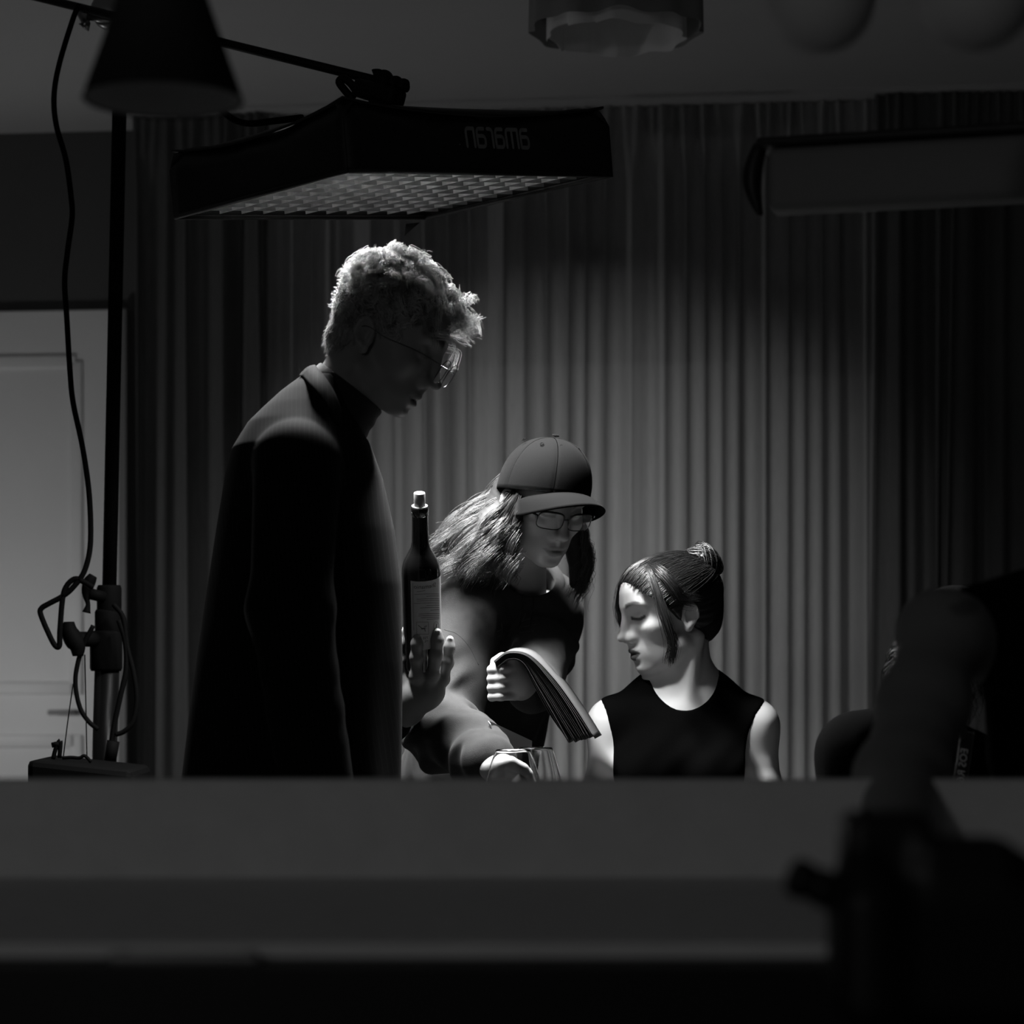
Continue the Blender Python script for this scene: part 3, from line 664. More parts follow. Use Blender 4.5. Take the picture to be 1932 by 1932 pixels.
# linear lamp at the right
l0, l1 = P(1440, 340, 3.25), P(1440, 340, 3.25) + V(1.10, -.30, 0); l1[2] = l0[2]; lt = nrm(l1 - l0); lf = nrm(np.cross(lt, (0, 0, 1))); lf = lf if lf[1] < 0 else -lf
lin = thing('linear_pendant_lamp', 'long white pendant lamp with a dark rim at the right', 'lamp', (l0 + l1) / 2); Ln = np.linalg.norm(l1 - l0); hh_ = 66 * 3.25 / FPX
RL = np.stack([lt, -lf, V(0, 0, 1)], 1); cL_ = (l0 + l1) / 2
mb = MB(); mb.box(cL_ + V(0, 0, -.004) + lf * .0, (Ln - .02, .06, hh_ * 2 - .010), RL, .012); child_of(lin, mb.build('diffuser_panel', mat('lamp_white', .20, .6), None, True))
mb = MB(); mb.box(cL_ + V(0, 0, hh_ - .002), (Ln + .01, .075, .012), RL, .005); child_of(lin, mb.build('top_rail', mat('rail_black', .012, .5), None, True))
for e, s in ((l0, -1), (l1, 1)):
    mb = MB(); pts = [e + lt * (s * (.004 + .012 * math.sin(t * math.pi))) + V(0, 0, hh_ - 2 * hh_ * t) for t in np.linspace(0, 1, 12)]; mb.tube(pts, [.010 + .006 * math.sin(i / 11 * 3.14) - .006 * (i / 11) for i in range(12)], 10); child_of(lin, mb.build('end_cap', mat('rail_black', .012), None, True))
for f_ in (.45, .85): mb = MB(); c = l0 * (1 - f_) + l1 * f_; mb.tube([c + V(0, 0, hh_), V(c[0], c[1], CEIL)], .0015, 6); child_of(lin, mb.build('suspension_wire', gm2, None, True))
# unseen lamps: a fill added for the door, and the kitchen lamp
for key_, lab, rad in ((door_fill, 'unseen globe lamp on a slim stand, added to light the door', .07), (dim, 'small lit globe lamp over the kitchen side', .09)):
    c = np.array(key_.location)
    t = thing('fill_floor_lamp' if key_ is door_fill else 'kitchen_globe_lamp', lab, 'lamp', c * V(1, 1, 0) if key_ is door_fill else c)
    b = V(c[0], c[1], 0 if key_ is door_fill else CEIL); mb = MB(); mb.tube([b, c + V(0, 0, -.10 if key_ is door_fill else .10)], .01, 10); mb.lathe([(.12, 0), (.12, .015), (.02, .03)], b if key_ is door_fill else b - V(0, 0, .03), 28); child_of(t, mb.build('stand' if key_ is door_fill else 'drop_rod', gm2, None, True))
    mb = MB(); mb.lathe([(max(.0001, rad * math.sin(a)), -rad * math.cos(a)) for a in np.linspace(0, math.pi, 20)], c, 28); child_of(t, mb.build('glass_globe', gl, None, True))

# ------------------------------------------------------------------ standing man in a dark jacket, curly hair, glasses
MH = P(702, 633, 3.976) + V(0, .074, 0); MS = 1.10  # man pushed back along the camera's line of sight, head scaled up to match
MR = head_axes((1, -.16), 28)
def mw(x, y, z): return MH + MR @ np.array((x, y, z)) * MS
man = thing('person', 'standing man in dark jacket and glasses with curly hair, holding a wine bottle', 'person', (P(560, 1470, 4.051) * V(1, 1, 0)))
# --- hand round the bottle (far arm), fingers up along its near side
m_wr = P(768, 1338, 4.371); m_kn = P(800, 1272, 4.301)
fing = [  # knuckle, middle joint, end joint, tip
    [P(764, 1282, 4.347), P(757, 1245, 4.341), P(752, 1215, 4.334), P(752, 1192, 4.334)],
    [P(786, 1276, 4.323), P(786, 1240, 4.307), P(787, 1214, 4.297), P(788, 1201, 4.294)],
    [P(816, 1272, 4.323), P(823, 1235, 4.305), P(825, 1208, 4.297), P(825, 1194, 4.294)],
    [P(836, 1282, 4.344), P(845, 1250, 4.334), P(848, 1222, 4.330), P(849, 1207, 4.328)]]
def man_hand(p):
    d = chain(p, [P(735, 1352, 4.392), m_wr, P(790, 1312, 4.355)], [.030, .028, .030], .02)
    d = su(d, ell(p, P(797, 1304, 4.344), (.043, .020, .036)), .02)
    for i, f_ in enumerate(fing):
        r = (.0098, .0105, .0105, .0092)[i]
        e = chain(p, [P(792 + i * 6 - 8, 1316, 4.351)] + f_, [.013, r * 1.10, r * 1.03, r * .97, r * .84], .010)
        e = su(e, sph(p, f_[0], r * 1.12), .008); e = su(e, sph(p, f_[1], r * 1.05), .006)
        d = su(d, e, .006)
    d = su(d, chain(p, [P(775, 1326, 4.360), P(752, 1292, 4.413), P(752, 1255, 4.429), P(758, 1230, 4.424)], [.015, .013, .011, .009], .008), .01)
    return d
def man_skin(p):
    d = head_at(p, MH, MR, MS, male=1., back=.86, chin=1.4)
    d = su(d, chain(p, [mw(-.012, 0, -.01), P(654, 738, 4.051), P(606, 830, 4.051)], [.052, .051, .058], .03), .02)
    d = np.minimum(d, cap(p, P(575, 900, 4.051), P(556, 1450, 4.051), .085, .12))
    c = P(795, 1275, 4.328).astype(f32); r = L3(p - c); m = r < .19; dh = r - f32(.13)
    if m.any(): dh[m] = man_hand(p[m])
    d = np.minimum(d, dh)
    d = np.minimum(d, chain(p, [P(575, 860, 4.232), P(625, 1190, 4.371), P(735, 1352, 4.392)], [.05, .042, .030], .02))
    d = np.minimum(d, chain(p, [P(560, 860, 3.859), P(548, 1150, 3.816), P(600, 1510, 3.838), P(606, 1590, 3.848)], [.05, .042, .030, .034], .02))
    return d
v, q = sdf_mesh(man_skin, V(-.55, 3.68, .70), V(-.02, 4.54, 1.84), .0027)
hl = (v - MH) @ MR / MS
skinm = mat('skin_tan', .24, .5, .35, attr='Col', bump=.12, bscale=900)
child_of(man, mesh_np('body', v, q, skinm, None, True, head_colour(hl, .6, .30, .65, .0055)))
# nails
nailm = mat('nail', .32, .3, .5)
for i, f_ in enumerate(fing):
    dn = nrm(f_[3] - f_[2]); r = (.0080, .0086, .0086, .0075)[i]; c = f_[3] * .75 + f_[2] * .25 + V(0, -r * .93, 0)
    R = np.stack([nrm(np.cross(dn, (0, -1, 0))), nrm((0, -1, 0) - dn * np.dot((0, -1, 0), dn)), dn], 1)
    mb = MB(); vs = []; fs = []
    for a in range(7):
        for b in range(6):
            u = (a / 6 - .5) * 2; w = b / 5
            vs.append(c + R @ np.array((u * r * .62 * (1 - .25 * (2 * w - 1) ** 4), (1 - u * u) * .0018 - .0006, (w - .45) * r * 1.5)))
    for a in range(6):
        for b in range(5): fs.append((a * 6 + b, a * 6 + b + 1, a * 6 + b + 7, a * 6 + b + 6))
    mb.add(vs, fs); child_of(man, mb.build('fingernail', nailm, None, True))
# --- jacket
jz = np.array([P(0, y, 4.051)[2] for y in (1800, 1600, 1470, 1250, 1100, 1000, 900, 850, 800, 770, 740, 712)])
jc = np.array([P(x, 0, 4.051)[0] for x in (538, 545, 549, 566, 576, 577, 574, 571, 576, 586, 598, 612)])
jx = np.array([210, 208, 204, 192, 181, 167, 147, 132, 107, 87, 67, 44]) * 4.051 / FPX
jy = np.array([.225, .225, .22, .205, .20, .20, .20, .19, .155, .13, .10, .07])
def man_jacket(p):
    z = p[:, 2]; c = np.interp(z, jz, jc); hx = np.interp(z, jz, jx); hy = np.interp(z, jz, jy)
    k = np.sqrt(((p[:, 0] - c) / hx) ** 2 + ((p[:, 1] - 4.051) / hy) ** 2)
    d = (k - 1) * np.minimum(hx, hy) * f32(.9); d = np.maximum(d, z - f32(jz[-1]))
    d = su(d, cap(p, P(590, 790, 4.051), P(560, 872, 3.886), .040, .058), .04)
    d = su(d, cap(p, P(590, 790, 4.051), P(575, 872, 4.216), .040, .058), .04)
    n1 = chain(p, [P(560, 876, 3.870), P(548, 1150, 3.811), P(600, 1500, 3.838)], [.072, .066, .060], .03)
    n2 = chain(p, [P(575, 876, 4.227), P(630, 1190, 4.371), P(728, 1356, 4.397)], [.072, .062, .050], .03)
    fold = .0018 * np.sin(z * 55 + p[:, 0] * 40) * sstep(.05, .0, np.abs(z - 1.20)) + .0012 * np.sin(z * 85 - p[:, 0] * 60) * sstep(.10, .02, np.abs(z - 1.05))
    d = su(d, n1 + fold, .012); d = su(d, n2, .012)
    ang = np.arctan2(p[:, 1] - 4.051, p[:, 0] - c)
    d = d + f32(.003) * np.sin(ang * 7 + z * 5) * sstep(1.35, .95, z)
    d = np.maximum(d, f32(.68) - z)
    d = ss(d, cap(p, P(606, 830, 4.051), P(664, 727, 4.051), .064, .064), .01)
    return d
jm = mat('dark_jacket', .035, .85, .06, sheen=.02, bump=.2, bscale=900)
nt = jm.node_tree; b = nt.nodes['Principled BSDF']                                   # woven pinstripe
tc = nt.nodes.new('ShaderNodeTexCoord'); sx = nt.nodes.new('ShaderNodeSeparateXYZ'); nt.links.new(tc.outputs['Object'], sx.inputs[0])
def mnode(op, a, bb=None):
    n = nt.nodes.new('ShaderNodeMath'); n.operation = op
    for i, x in enumerate((a, bb)):
        if x is None: continue
        if isinstance(x, (int, float)): n.inputs[i].default_value = x
        else: nt.links.new(x, n.inputs[i])
    return n.outputs[0]
st = mnode('ADD', sx.outputs[0], mnode('MULTIPLY', sx.outputs[2], .12))
fr = mnode('FRACT', mnode('MULTIPLY', st, 130.0)); ln = mnode('LESS_THAN', fr, .12)
mx = nt.nodes.new('ShaderNodeMix'); mx.data_type = 'RGBA'; nt.links.new(ln, mx.inputs[0])
mx.inputs[6].default_value = grey(.006); mx.inputs[7].default_value = grey(.016); nt.links.new(mx.outputs[2], b.inputs['Base Color'])
v, q = sdf_mesh(man_jacket, V(-.66, 3.68, .66), V(-.15, 4.54, 1.62), .005)
v = relax(v, q, 1)
jk = child_of(man, mesh_np('jacket', v, q, jm))
# trousers and shoes below the jacket
for s in (-1, 1):
    mb = MB(); x = P(545, 0, 4.051)[0]
    mb.tube([V(x, 4.051 + s * .085, .80), V(x + .01, 4.051 + s * .09, .48), V(x - .01, 4.051 + s * .09, .06)], [.095, .078, .085], 20)
    child_of(man, mb.build('trouser_leg', mat('dark_trousers', .02, .8), None, True))
    mb = MB(); mb.box((x + .05, 4.051 + s * .09, .045), (.29, .10, .09), bev=.04); child_of(man, mb.build('shoe', mat('black_leather', .01, .4), None, True))
# collar and lapels: cut as folded strips standing off the jacket
lapm = jm
def strip(name, inner, outer, m_, th=.004, k=6, par=None, bulge=.006):
    a = spline(inner, k); c = spline(outer, k); n = len(a); W = 7; vs = []; fs = []
    for i in range(n):
        for j in range(W):
            t = j / (W - 1); vs.append(a[i] * (1 - t) + c[i] * t + V(0, -bulge * math.sin(t * math.pi), bulge * .6 * math.sin(t * math.pi)))
    for i in range(n - 1):
        for j in range(W - 1): fs.append((i * W + j, i * W + j + 1, (i + 1) * W + j + 1, (i + 1) * W + j))
    o = mesh_obj(name, vs, fs, m_, None, True); so = o.modifiers.new('thickness', 'SOLIDIFY'); so.thickness = th; so.offset = 0
    child_of(man, o); return o
for sgn in (-1, 1):
    D = lambda off: 4.051 + sgn * off
    strip('collar', [P(594, 690, D(.030)), P(612, 712, D(.085)), P(632, 745, D(.098)), P(648, 790, D(.090)), P(656, 832, D(.078))],
          [P(566, 709, D(.045)), P(588, 733, D(.118)), P(612, 765, D(.140)), P(636, 806, D(.135)), P(649, 836, D(.118))], lapm)
    strip('lapel', [P(657, 826, D(.080)), P(680, 880, D(.062)), P(708, 950, D(.045)), P(735, 1040, D(.030))],
          [P(646, 834, D(.128)), P(664, 890, D(.140)), P(700, 965, D(.110)), P(738, 1050, D(.045))], jm)
# roll-neck
def rollneck(p):
    a = P(604, 815, 4.051); b_ = P(662, 729, 4.051); ax = nrm(b_ - a); d = cap(p, a, b_ + ax * .06, .073, .0655)
    lo_ = p @ ax.astype(f32); topf = float(b_ @ ax); x = (p[:, 0] - b_[0])
    d = np.maximum(d, lo_ - topf + x * f32(.10))
    d = d + f32(.0010) * np.sin(lo_ * 260)
    return ss(d, cap(p, a, b_ + ax * .1, .054, .0545), .008)
v, q = sdf_mesh(rollneck, P(520, 900, 4.051) * V(1, 0, 1) + V(0, 3.902, 0), P(760, 620, 4.051) * V(1, 0, 1) + V(0, 4.232, 0), .0035)
child_of(man, mesh_np('roll_neck_sweater', v, q, mat('black_knit', .014, .85, .2, sheen=.2, bump=.4, bscale=500)))
# --- hair: loose curls in clumps
hm = mat('curly_hair', .72, .35, .7, attr='Col')
_n = hm.node_tree; _tl = _n.nodes.new('ShaderNodeBsdfTranslucent'); _tl.inputs[0].default_value = grey(.8); _mx = _n.nodes.new('ShaderNodeMixShader'); _mx.inputs[0].default_value = .52
_n.links.new(_n.nodes['Principled BSDF'].outputs[0], _mx.inputs[1]); _n.links.new(_tl.outputs[0], _mx.inputs[2]); _n.links.new(_mx.outputs[0], _n.nodes['Material Output'].inputs[0])
def scalp(p):
    q = ((p - MH.astype(f32)) @ MR.astype(f32)) / f32(MS); a = q.copy(); a[:, 1] = np.abs(a[:, 1])
    qb = a.copy(); qb[:, 0] = np.where(a[:, 0] < 0, a[:, 0] / f32(.86), a[:, 0])
    d = su(ell(qb, (-.004, 0, .054), (.099, .0785, .083)), ell(a, (.042, 0, .062), (.060, .063, .060)), .03)
    d = su(d, ell(a, (-.036, 0, -.012), (.040, .054, .040)), .02)
    hl_ = np.interp(q[:, 2], [-.07, -.04, -.02, .005, .035, .055, .075, .1], [-.052, -.034, -.018, .014, .036, .060, .080, .090])
    d = si(d, q[:, 0] - hl_, .008); d = np.maximum(d, -ell(a, (-.003, .088, .0), (.020, .03, .030)))
    return d * f32(MS) + f32(.002) * vnoise(p, 90, 3)
v, q = sdf_mesh(scalp, MH - .16, MH + .17, .0034)
hb = child_of(man, mesh_np('hair', v, q, mat('hair_root', .22, .6, .3)))
rng = np.random.default_rng(11)
S = []; RR = []; TN = []
dn = MR.T @ np.array((0, 0, -1.)); cc = np.array((-.004, 0, .054)); rd = np.array((.095, .076, .080))
for cl in range(640):
    u = nrm(rng.normal(0, 1, 3))
    if u[2] < -.75: continue
    r0 = cc + u * rd * (np.array((.86, 1, 1)) if u[0] < 0 else 1)
    hx = np.interp(r0[2], [-.07, -.04, -.02, .005, .035, .055, .075, .1], [-.052, -.034, -.018, .010, .032, .058, .080, .090])
    if r0[0] > hx or (abs(r0[0]) < .024 and r0[2] < .030 and abs(r0[1]) > .05): continue
    top = sstep(.030, .080, r0[2] + r0[0] * .35); frt = sstep(.03, .075, r0[0]) * top
    ln = (.010 + .018 * top + .018 * frt) * rng.uniform(.7, 1.35)
    nn = nrm(u / rd); g = nrm(nn * (.55 + .1 * top) + np.array((.30, 0, 0)) * frt + dn * (.30 + .5 * (1 - top) - .1 * frt) + rng.normal(0, .33, 3))
    hr = rng.uniform(.006, .0125) * (.30 + .70 * top); turns = rng.uniform(.9, 1.9); ph0 = rng.uniform(0, 6.28); sg = rng.choice((-1, 1))
    e1 = nrm(np.cross(g, rng.normal(0, 1, 3))); e2 = np.cross(g, e1); tn_ = rng.choice((.35, .7, 1.0, 1.0))
    for s_ in range(int(6 + 13 * top)):
        k = 17; t = np.linspace(0, 1, k); L_ = ln * rng.uniform(.85, 1.15); ph = ph0 + rng.normal(0, .20); h2 = hr * rng.uniform(.75, 1.2)
        rt = r0 + rng.normal(0, .0026, 3)
        pt = rt + g * (L_ * t)[:, None] + dn * (L_ * .35 * t * t)[:, None]
        w = h2 * np.minimum(1, t * 2.5)
        pt = pt + (e1 * ((np.cos(sg * turns * 6.28 * t + ph) - math.cos(ph)) * w)[:, None] + e2 * ((np.sin(sg * turns * 6.28 * t + ph) - math.sin(ph)) * w)[:, None])
        pt = pt + rng.normal(0, .0003, (k, 3)); S.append(pt); RR.append(rng.uniform(.00035, .0008)); TN.append(tn_ * rng.uniform(.8, 1.2))
sv = v[rng.integers(0, len(v), 5200)]; sl = (sv - MH) @ MR / MS
ok = (sl[:, 2] < .045) & (sl[:, 0] < .03); sl = sl[ok]
for r0 in sl:                                                                     # clipped hair at the sides and nape
    g = nrm(nrm(r0 - np.array((0, 0, .04))) * .5 + dn * .8 + rng.normal(0, .25, 3)); t = np.linspace(0, 1, 17); L_ = rng.uniform(.006, .013)
    S.append(r0 + g * (L_ * t)[:, None] + rng.normal(0, .0012, 3) * (t * t)[:, None]); RR.append(rng.uniform(.0003, .0005)); TN.append(.5)
S = np.array(S); S = MH + (S * MS) @ MR.T
o = child_of(man, strands('hair_curls', S, np.array(RR), hm, None, .45, tone=np.array(TN)))
# --- glasses slid down the nose
gm = mat('dark_metal_frame', .06, .3, .6, metal=.8); spec = thing('eyeglasses', 'thin metal-rimmed eyeglasses low on the nose of the curly-haired man', 'eyeglasses', mw(.115, 0, 0))
def rim(cx, cy, cz, rx, rz, tilt, n=40):
    out = []
    for i in range(n + 1):
        t = 2 * math.pi * i / n; a, b2 = math.cos(t), math.sin(t); ex = .75
        out.append((cx - abs(a) * 0 + tilt * b2 * rz, cy + math.copysign(abs(a) ** ex, a) * rx, cz + math.copysign(abs(b2) ** ex, b2) * rz))
    return np.array(out)
for s in (-1, 1):
    pl = np.array([mw(*x) for x in rim(.1265, s * .031, .006, .0235, .020, .12)])
    mb = MB(); mb.tube(pl, .0009, 6, False); child_of(spec, mb.build('rim', gm, None, True))
    c = pl[:-1].mean(0); mb = MB(); mb.add(list(pl[:-1] * .97 + c * .03 ) + list(pl[:-1] * .97 + c * .03 + MR[:, 0] * .0012), [tuple(range(40)), tuple(range(79, 39, -1))] + [(i, (i + 1) % 40, 40 + (i + 1) % 40, 40 + i) for i in range(40)])
    child_of(spec, mb.build('lens', gl, None, False))
    mb = MB(); mb.tube(np.array([mw(*x) for x in spline([(.1255, s * .054, .014), (.085, s * .070, .016), (.03, s * .0775, .012), (-.002, s * .080, .014), (-.018, s * .078, -.004)], 5)]), .0008, 6); child_of(spec, mb.build('temple', gm, None, True))
mb = MB(); mb.tube(np.array([mw(*x) for x in spline([(.127, -.010, .012), (.131, 0, .017), (.127, .010, .012)], 5)]), .0009, 6); child_of(spec, mb.build('bridge', gm, None, True))

# ------------------------------------------------------------------ woman in a cap leaning over the table
WH = P(1021, 953, 4.55); WS = .98; ya = math.radians(26)
WR = head_axes((math.sin(ya), -math.cos(ya)), 27, 2)
def ww(x, y, z): return WH + WR @ np.array((x, y, z)) * WS
wom = thing('person', 'woman in baseball cap and glasses leaning over the table with a sheaf of papers', 'person', P(880, 1470, 4.8) * V(1, 1, 0))
w_sh, w_el, w_wr = P(878, 1162, 4.63), P(838, 1378, 4.46), P(908, 1432, 4.26)
w_fs, w_fe, w_fw = P(1030, 1152, 4.80), P(1020, 1222, 4.68), P(1000, 1296, 4.44)
hA = P(955, 1284, 4.385)
def woman_hand(p):
    d = chain(p, [w_fw, P(982, 1290, 4.41), hA + V(.012, 0, 0)], [.026, .027, .028], .02)
    d = su(d, ell(p, hA + V(.012, -.002, 0), (.030, .020, .034)), .02)
    for k in range(4):                                                           # fingers curled round the papers
        y = 1262 + k * 17; r = (.0092, .0095, .0092, .008)[k]
        d = su(d, chain(p, [P(972, y, 4.375), P(945, y + 1, 4.352), P(928, y + 2, 4.362), P(926, y + 3, 4.385)], [r * 1.1, r, r * .95, r * .85], .005), .005)
    d = su(d, chain(p, [P(975, 1270, 4.38), P(966, 1246, 4.375), P(948, 1243, 4.37), P(934, 1248, 4.37)], [.014, .0115, .0105, .009], .008), .008)
    return d
hB = P(942, 1450, 4.21)
def woman_hand2(p):
    d = su(cap(p, w_wr, hB, .026, .024), ell(p, hB, (.036, .026, .022)), .02)
    for k in range(4):
        b = hB + V(.028, -.02 + k * .016, .006); r = .0088
        d = su(d, chain(p, [hB + V(.01, -.014 + k * .012, .004), b, b + V(.026, -.002, -.014), b + V(.036, -.003, -.034)], [.011, r, r * .95, r * .8], .005), .005)
    d = su(d, chain(p, [hB + V(-.005, -.016, .006), hB + V(.020, -.030, .012), hB + V(.045, -.026, .002)], [.012, .011, .009], .006), .008)
    return d
def woman_skin(p):
    d = head_at(p, WH, WR, WS, chin=1.10, skull=.90)
    d = su(d, chain(p, [ww(-.015, 0, -.02), ww(-.030, 0, -.09), P(985, 1120, 4.76)], [.045, .042, .050], .03), .02)
    d = np.minimum(d, cap(p, P(970, 1160, 4.78), P(880, 1460, 4.98), .06, .09))
    for c, fn in ((hA, woman_hand), (hB, woman_hand2)):
        r = L3(p - c.astype(f32)); m = r < .16; dh = r - f32(.12)
        if m.any(): dh[m] = fn(p[m])
        d = np.minimum(d, dh)
    d = np.minimum(d, chain(p, [w_sh, w_el, w_wr], [.045, .036, .027], .02))
    d = np.minimum(d, chain(p, [w_fs, w_fe, w_fw], [.045, .036, .027], .02))
    return d
v, q = sdf_mesh(woman_skin, V(-.20, 4.12, .86), V(.20, 5.12, 1.58), .0027)
hl = (v - WH) @ WR / WS
child_of(wom, mesh_np('body', v, q, mat('skin_fair', .40, .5, .35, attr='Col', bump=.12, bscale=900), None, True, head_colour(hl, .62, .45, .35, .0045)))
# sweatshirt
def folds(p, seed, dirv, fa, fb):
    d = nrm(dirv); e = nrm(np.cross(d, (.2, 1, .1))); g = np.cross(d, e)
    q = np.stack([p @ d * fa, p @ e * fb, p @ g * fb], 1); n = vnoise(q, 1.0, seed); return ((1 - n * n) ** 2).astype(f32)
def woman_shirt(p):
    d = cap(p, P(972, 1165, 4.78), P(880, 1470, 5.0), .105, .135)
    d = su(d, ell(p, P(970, 1175, 4.76), (.115, .085, .10)), .05)
    d = su(d, cap(p, P(955, 1130, 4.74), w_sh + V(.01, 0, .0), .050, .060), .05)
    d = su(d, cap(p, P(995, 1130, 4.76), w_fs + V(-.01, 0, 0), .050, .058), .05)
    a = chain(p, [w_sh, w_el, w_wr + V(.012, -.01, -.002)], [.070, .056, .042], .04)
    a = su(a, ell(p, w_el + V(-.006, 0, -.006), (.060, .056, .052)), .03)
    b = chain(p, [w_fs, w_fe, w_fw + V(.006, .01, .0)], [.066, .060, .042], .03)
    near = sstep(.30, .10, L3(p - w_el.astype(f32)))
    a = a - near * f32(.022) * folds(p, 5, (.80, -.25, .55), 6.0, 19) + f32(.010) * near
    a = a - (1 - near) * f32(.012) * folds(p, 9, (.3, 0, .9), 7, 22)
    b = b - f32(.014) * folds(p, 12, (.7, -.2, -.5), 8, 24) + f32(.003)
    d = d - f32(.012) * folds(p, 2, (.25, .1, .95), 7, 20)
    for pts, rr_ in (([P(800, 1318, 4.44), P(850, 1345, 4.405), P(900, 1368, 4.365), P(938, 1400, 4.29)], .021), ([P(812, 1440, 4.42), P(862, 1418, 4.37), P(908, 1386, 4.335)], .021), ([P(875, 1455, 4.31), P(925, 1424, 4.255)], .024)):
        a = su(a, chain(p, pts, [rr_] * len(pts), .01), .022)
    d = su(d, b, .018); d = su(d, a, .014)
    d = ss(d, cap(p, P(985, 1120, 4.76), ww(-.02, 0, -.05), .062, .064), .012)
    return d
v, q = sdf_mesh(woman_shirt, V(-.27, 4.14, .80), V(.19, 5.20, 1.34), .0042)
v = relax(v, q, 3)
shm = mat('grey_sweatshirt', .036, .9, .1, sheen=.05, noise=.12, nscale=60, bump=.3, bscale=700)
sw = child_of(wom, mesh_np('sweatshirt', v, q, shm))
mb = MB(); rg = []
axn = nrm(ww(-.02, 0, -.05) - P(985, 1120, 4.76)); e1 = nrm(np.cross(axn, (0, 1, 0))); e2 = np.cross(axn, e1); nc = P(993, 1098, 4.72)
mb.tube([nc + (e1 * math.cos(t) + e2 * math.sin(t)) * .068 + axn * .006 * math.sin(t) for t in np.linspace(0, 6.2832, 41)], .011, 10, False)
child_of(wom, mb.build('neck_band', shm, None, True))
from mathutils.bvhtree import BVHTree
bvh = BVHTree.FromPolygons([Vector(map(float, x)) for x in v], [tuple(map(int, f_)) for f_ in q])
def on_shirt(px, py, lift=.001):
    o_ = Vector((0, 0, ZC)); d_ = (Vector(map(float, P(px, py, 1.0))) - o_).normalized(); h = bvh.ray_cast(o_, d_); return np.array(h[0] - d_ * lift) if h[0] is not None else P(px, py, 4.55)
seam = MB(); seam.tube([on_shirt(x, y, -.0002) for x, y in spline([V(838, 1188), V(862, 1196), V(885, 1220), V(903, 1255)], 8)], .0008, 6)
child_of(sw, seam.build('sleeve_seam', mat('seam_thread', .015, .9), None, True)).parent = sw
for x in (988, 1008):
    mb = MB(); mb.tube([on_shirt(a_, b_, .002) for a_, b_ in spline([V(x, 1118), V(x - 3, 1145), V(x - 8, 1182)], 6)], .0015, 6); child_of(wom, mb.build('drawstring', mat('cord_dark', .015, .8), None, True))
mb = MB()                                                                        # pale lettering printed across the chest
for (x0, y0, x1, y1) in ((938, 1192, 962, 1176), (940, 1200, 966, 1186), (946, 1176, 950, 1202), (978, 1192, 992, 1158), (984, 1172, 1014, 1164), (982, 1184, 1012, 1178), (980, 1194, 1008, 1190)):
    mb.tube([on_shirt(x0 + (x1 - x0) * k / 6, y0 + (y1 - y0) * k / 6, .0003) for k in range(7)], .0010, 5)
child_of(wom, mb.build('chest_lettering', mat('print_grey', .06, .8), None, False))
# legs under the table
for s in (-1, 1):
    mb = MB(); mb.tube([P(880, 1470, 5.0) + V(s * .08, 0, -.05), P(860, 0, 5.0) * V(1, 1, 0) + V(s * .09, 0, .48), P(870, 0, 4.98) * V(1, 1, 0) + V(s * .09, 0, .05)], [.095, .07, .05], 18)
    child_of(wom, mb.build('trouser_leg', mat('grey_trousers', .10, .85), None, True))
    mb = MB(); c = P(875, 0, 4.94) * V(1, 1, 0) + V(s * .09, 0, .04); mb.box(c, (.10, .27, .08), bev=.035); child_of(wom, mb.build('shoe', mat('black_leather', .01, .4), None, True))
# beaded bracelet
br = thing('bracelet', 'beaded bracelet on the wrist of the woman in the cap', 'bracelet', w_fw)
ax = nrm(hA - w_fw); e1 = nrm(np.cross(ax, (0, 0, 1))); e2 = np.cross(ax, e1); bc = w_fw * .62 + P(982, 1290, 4.41) * .38
for i in range(18):
    t = 2 * math.pi * i / 18; mb = MB(); c = bc + (e1 * math.cos(t) + e2 * math.sin(t)) * .031
    mb.lathe([(0.0001, -.0045), (.0032, -.0032), (.0045, 0), (.0032, .0032), (.0001, .0045)], c, 10); child_of(br, mb.build('bead', mat('bead', .28, .4), None, True))
# --- cap: six-panel crown with button and eyelets, curved brim
capm = mat('cap_cotton', .0024, .9, .06, sheen=.01, bump=.25, bscale=1200)
hat = thing('baseball_cap', 'dark plain baseball cap with curved brim on the leaning woman', 'cap', ww(0, 0, .10))
yc = math.radians(35); CR = head_axes((math.sin(yc), -math.cos(yc)), 15, 3); CO = WH + V(-.006, -.008, -.006)
def cw(x, y, z): return CO + CR @ np.array((x, y, z)) * WS
U, W_ = 120, 22; vs = []; fs = []
sm2 = lambda t: .5 - .5 * math.cos(t)
for j in range(W_ + 1):
    w = j / W_; el = w * math.pi / 2
    for i in range(U):
        t = 2 * math.pi * i / U; ce, se = math.cos(el) ** .78, math.sin(el) ** .92
        sm = min(abs(((t + math.pi / 6) / (math.pi / 3)) % 1 - 0), 1 - abs(((t + math.pi / 6) / (math.pi / 3)) % 1)); g = 1 - .012 * math.exp(-(sm * ce / .03) ** 2)
        wr = 1 + .010 * math.sin(3 * t + 4 * w) * (1 if math.cos(t) < 0 else .3)
        x = (.106 if math.cos(t) > 0 else .098) * math.cos(t) * ce * g * wr; y = .086 * math.sin(t) * ce * g * wr
        z = .044 + .098 * se * g + .006 * math.cos(t) * (1 - w) - .022 * (1 - w) * sm2(t) + x * .06 * w
        vs.append(cw(x + .004, y, z))
for j in range(W_):
    for i in range(U): fs.append((j * U + i, j * U + (i + 1) % U, (j + 1) * U + (i + 1) % U, (j + 1) * U + i))
o = mesh_obj('crown', vs, fs, capm, None, True); so = o.modifiers.new('thickness', 'SOLIDIFY'); so.thickness = .003; so.offset = 0; child_of(hat, o)
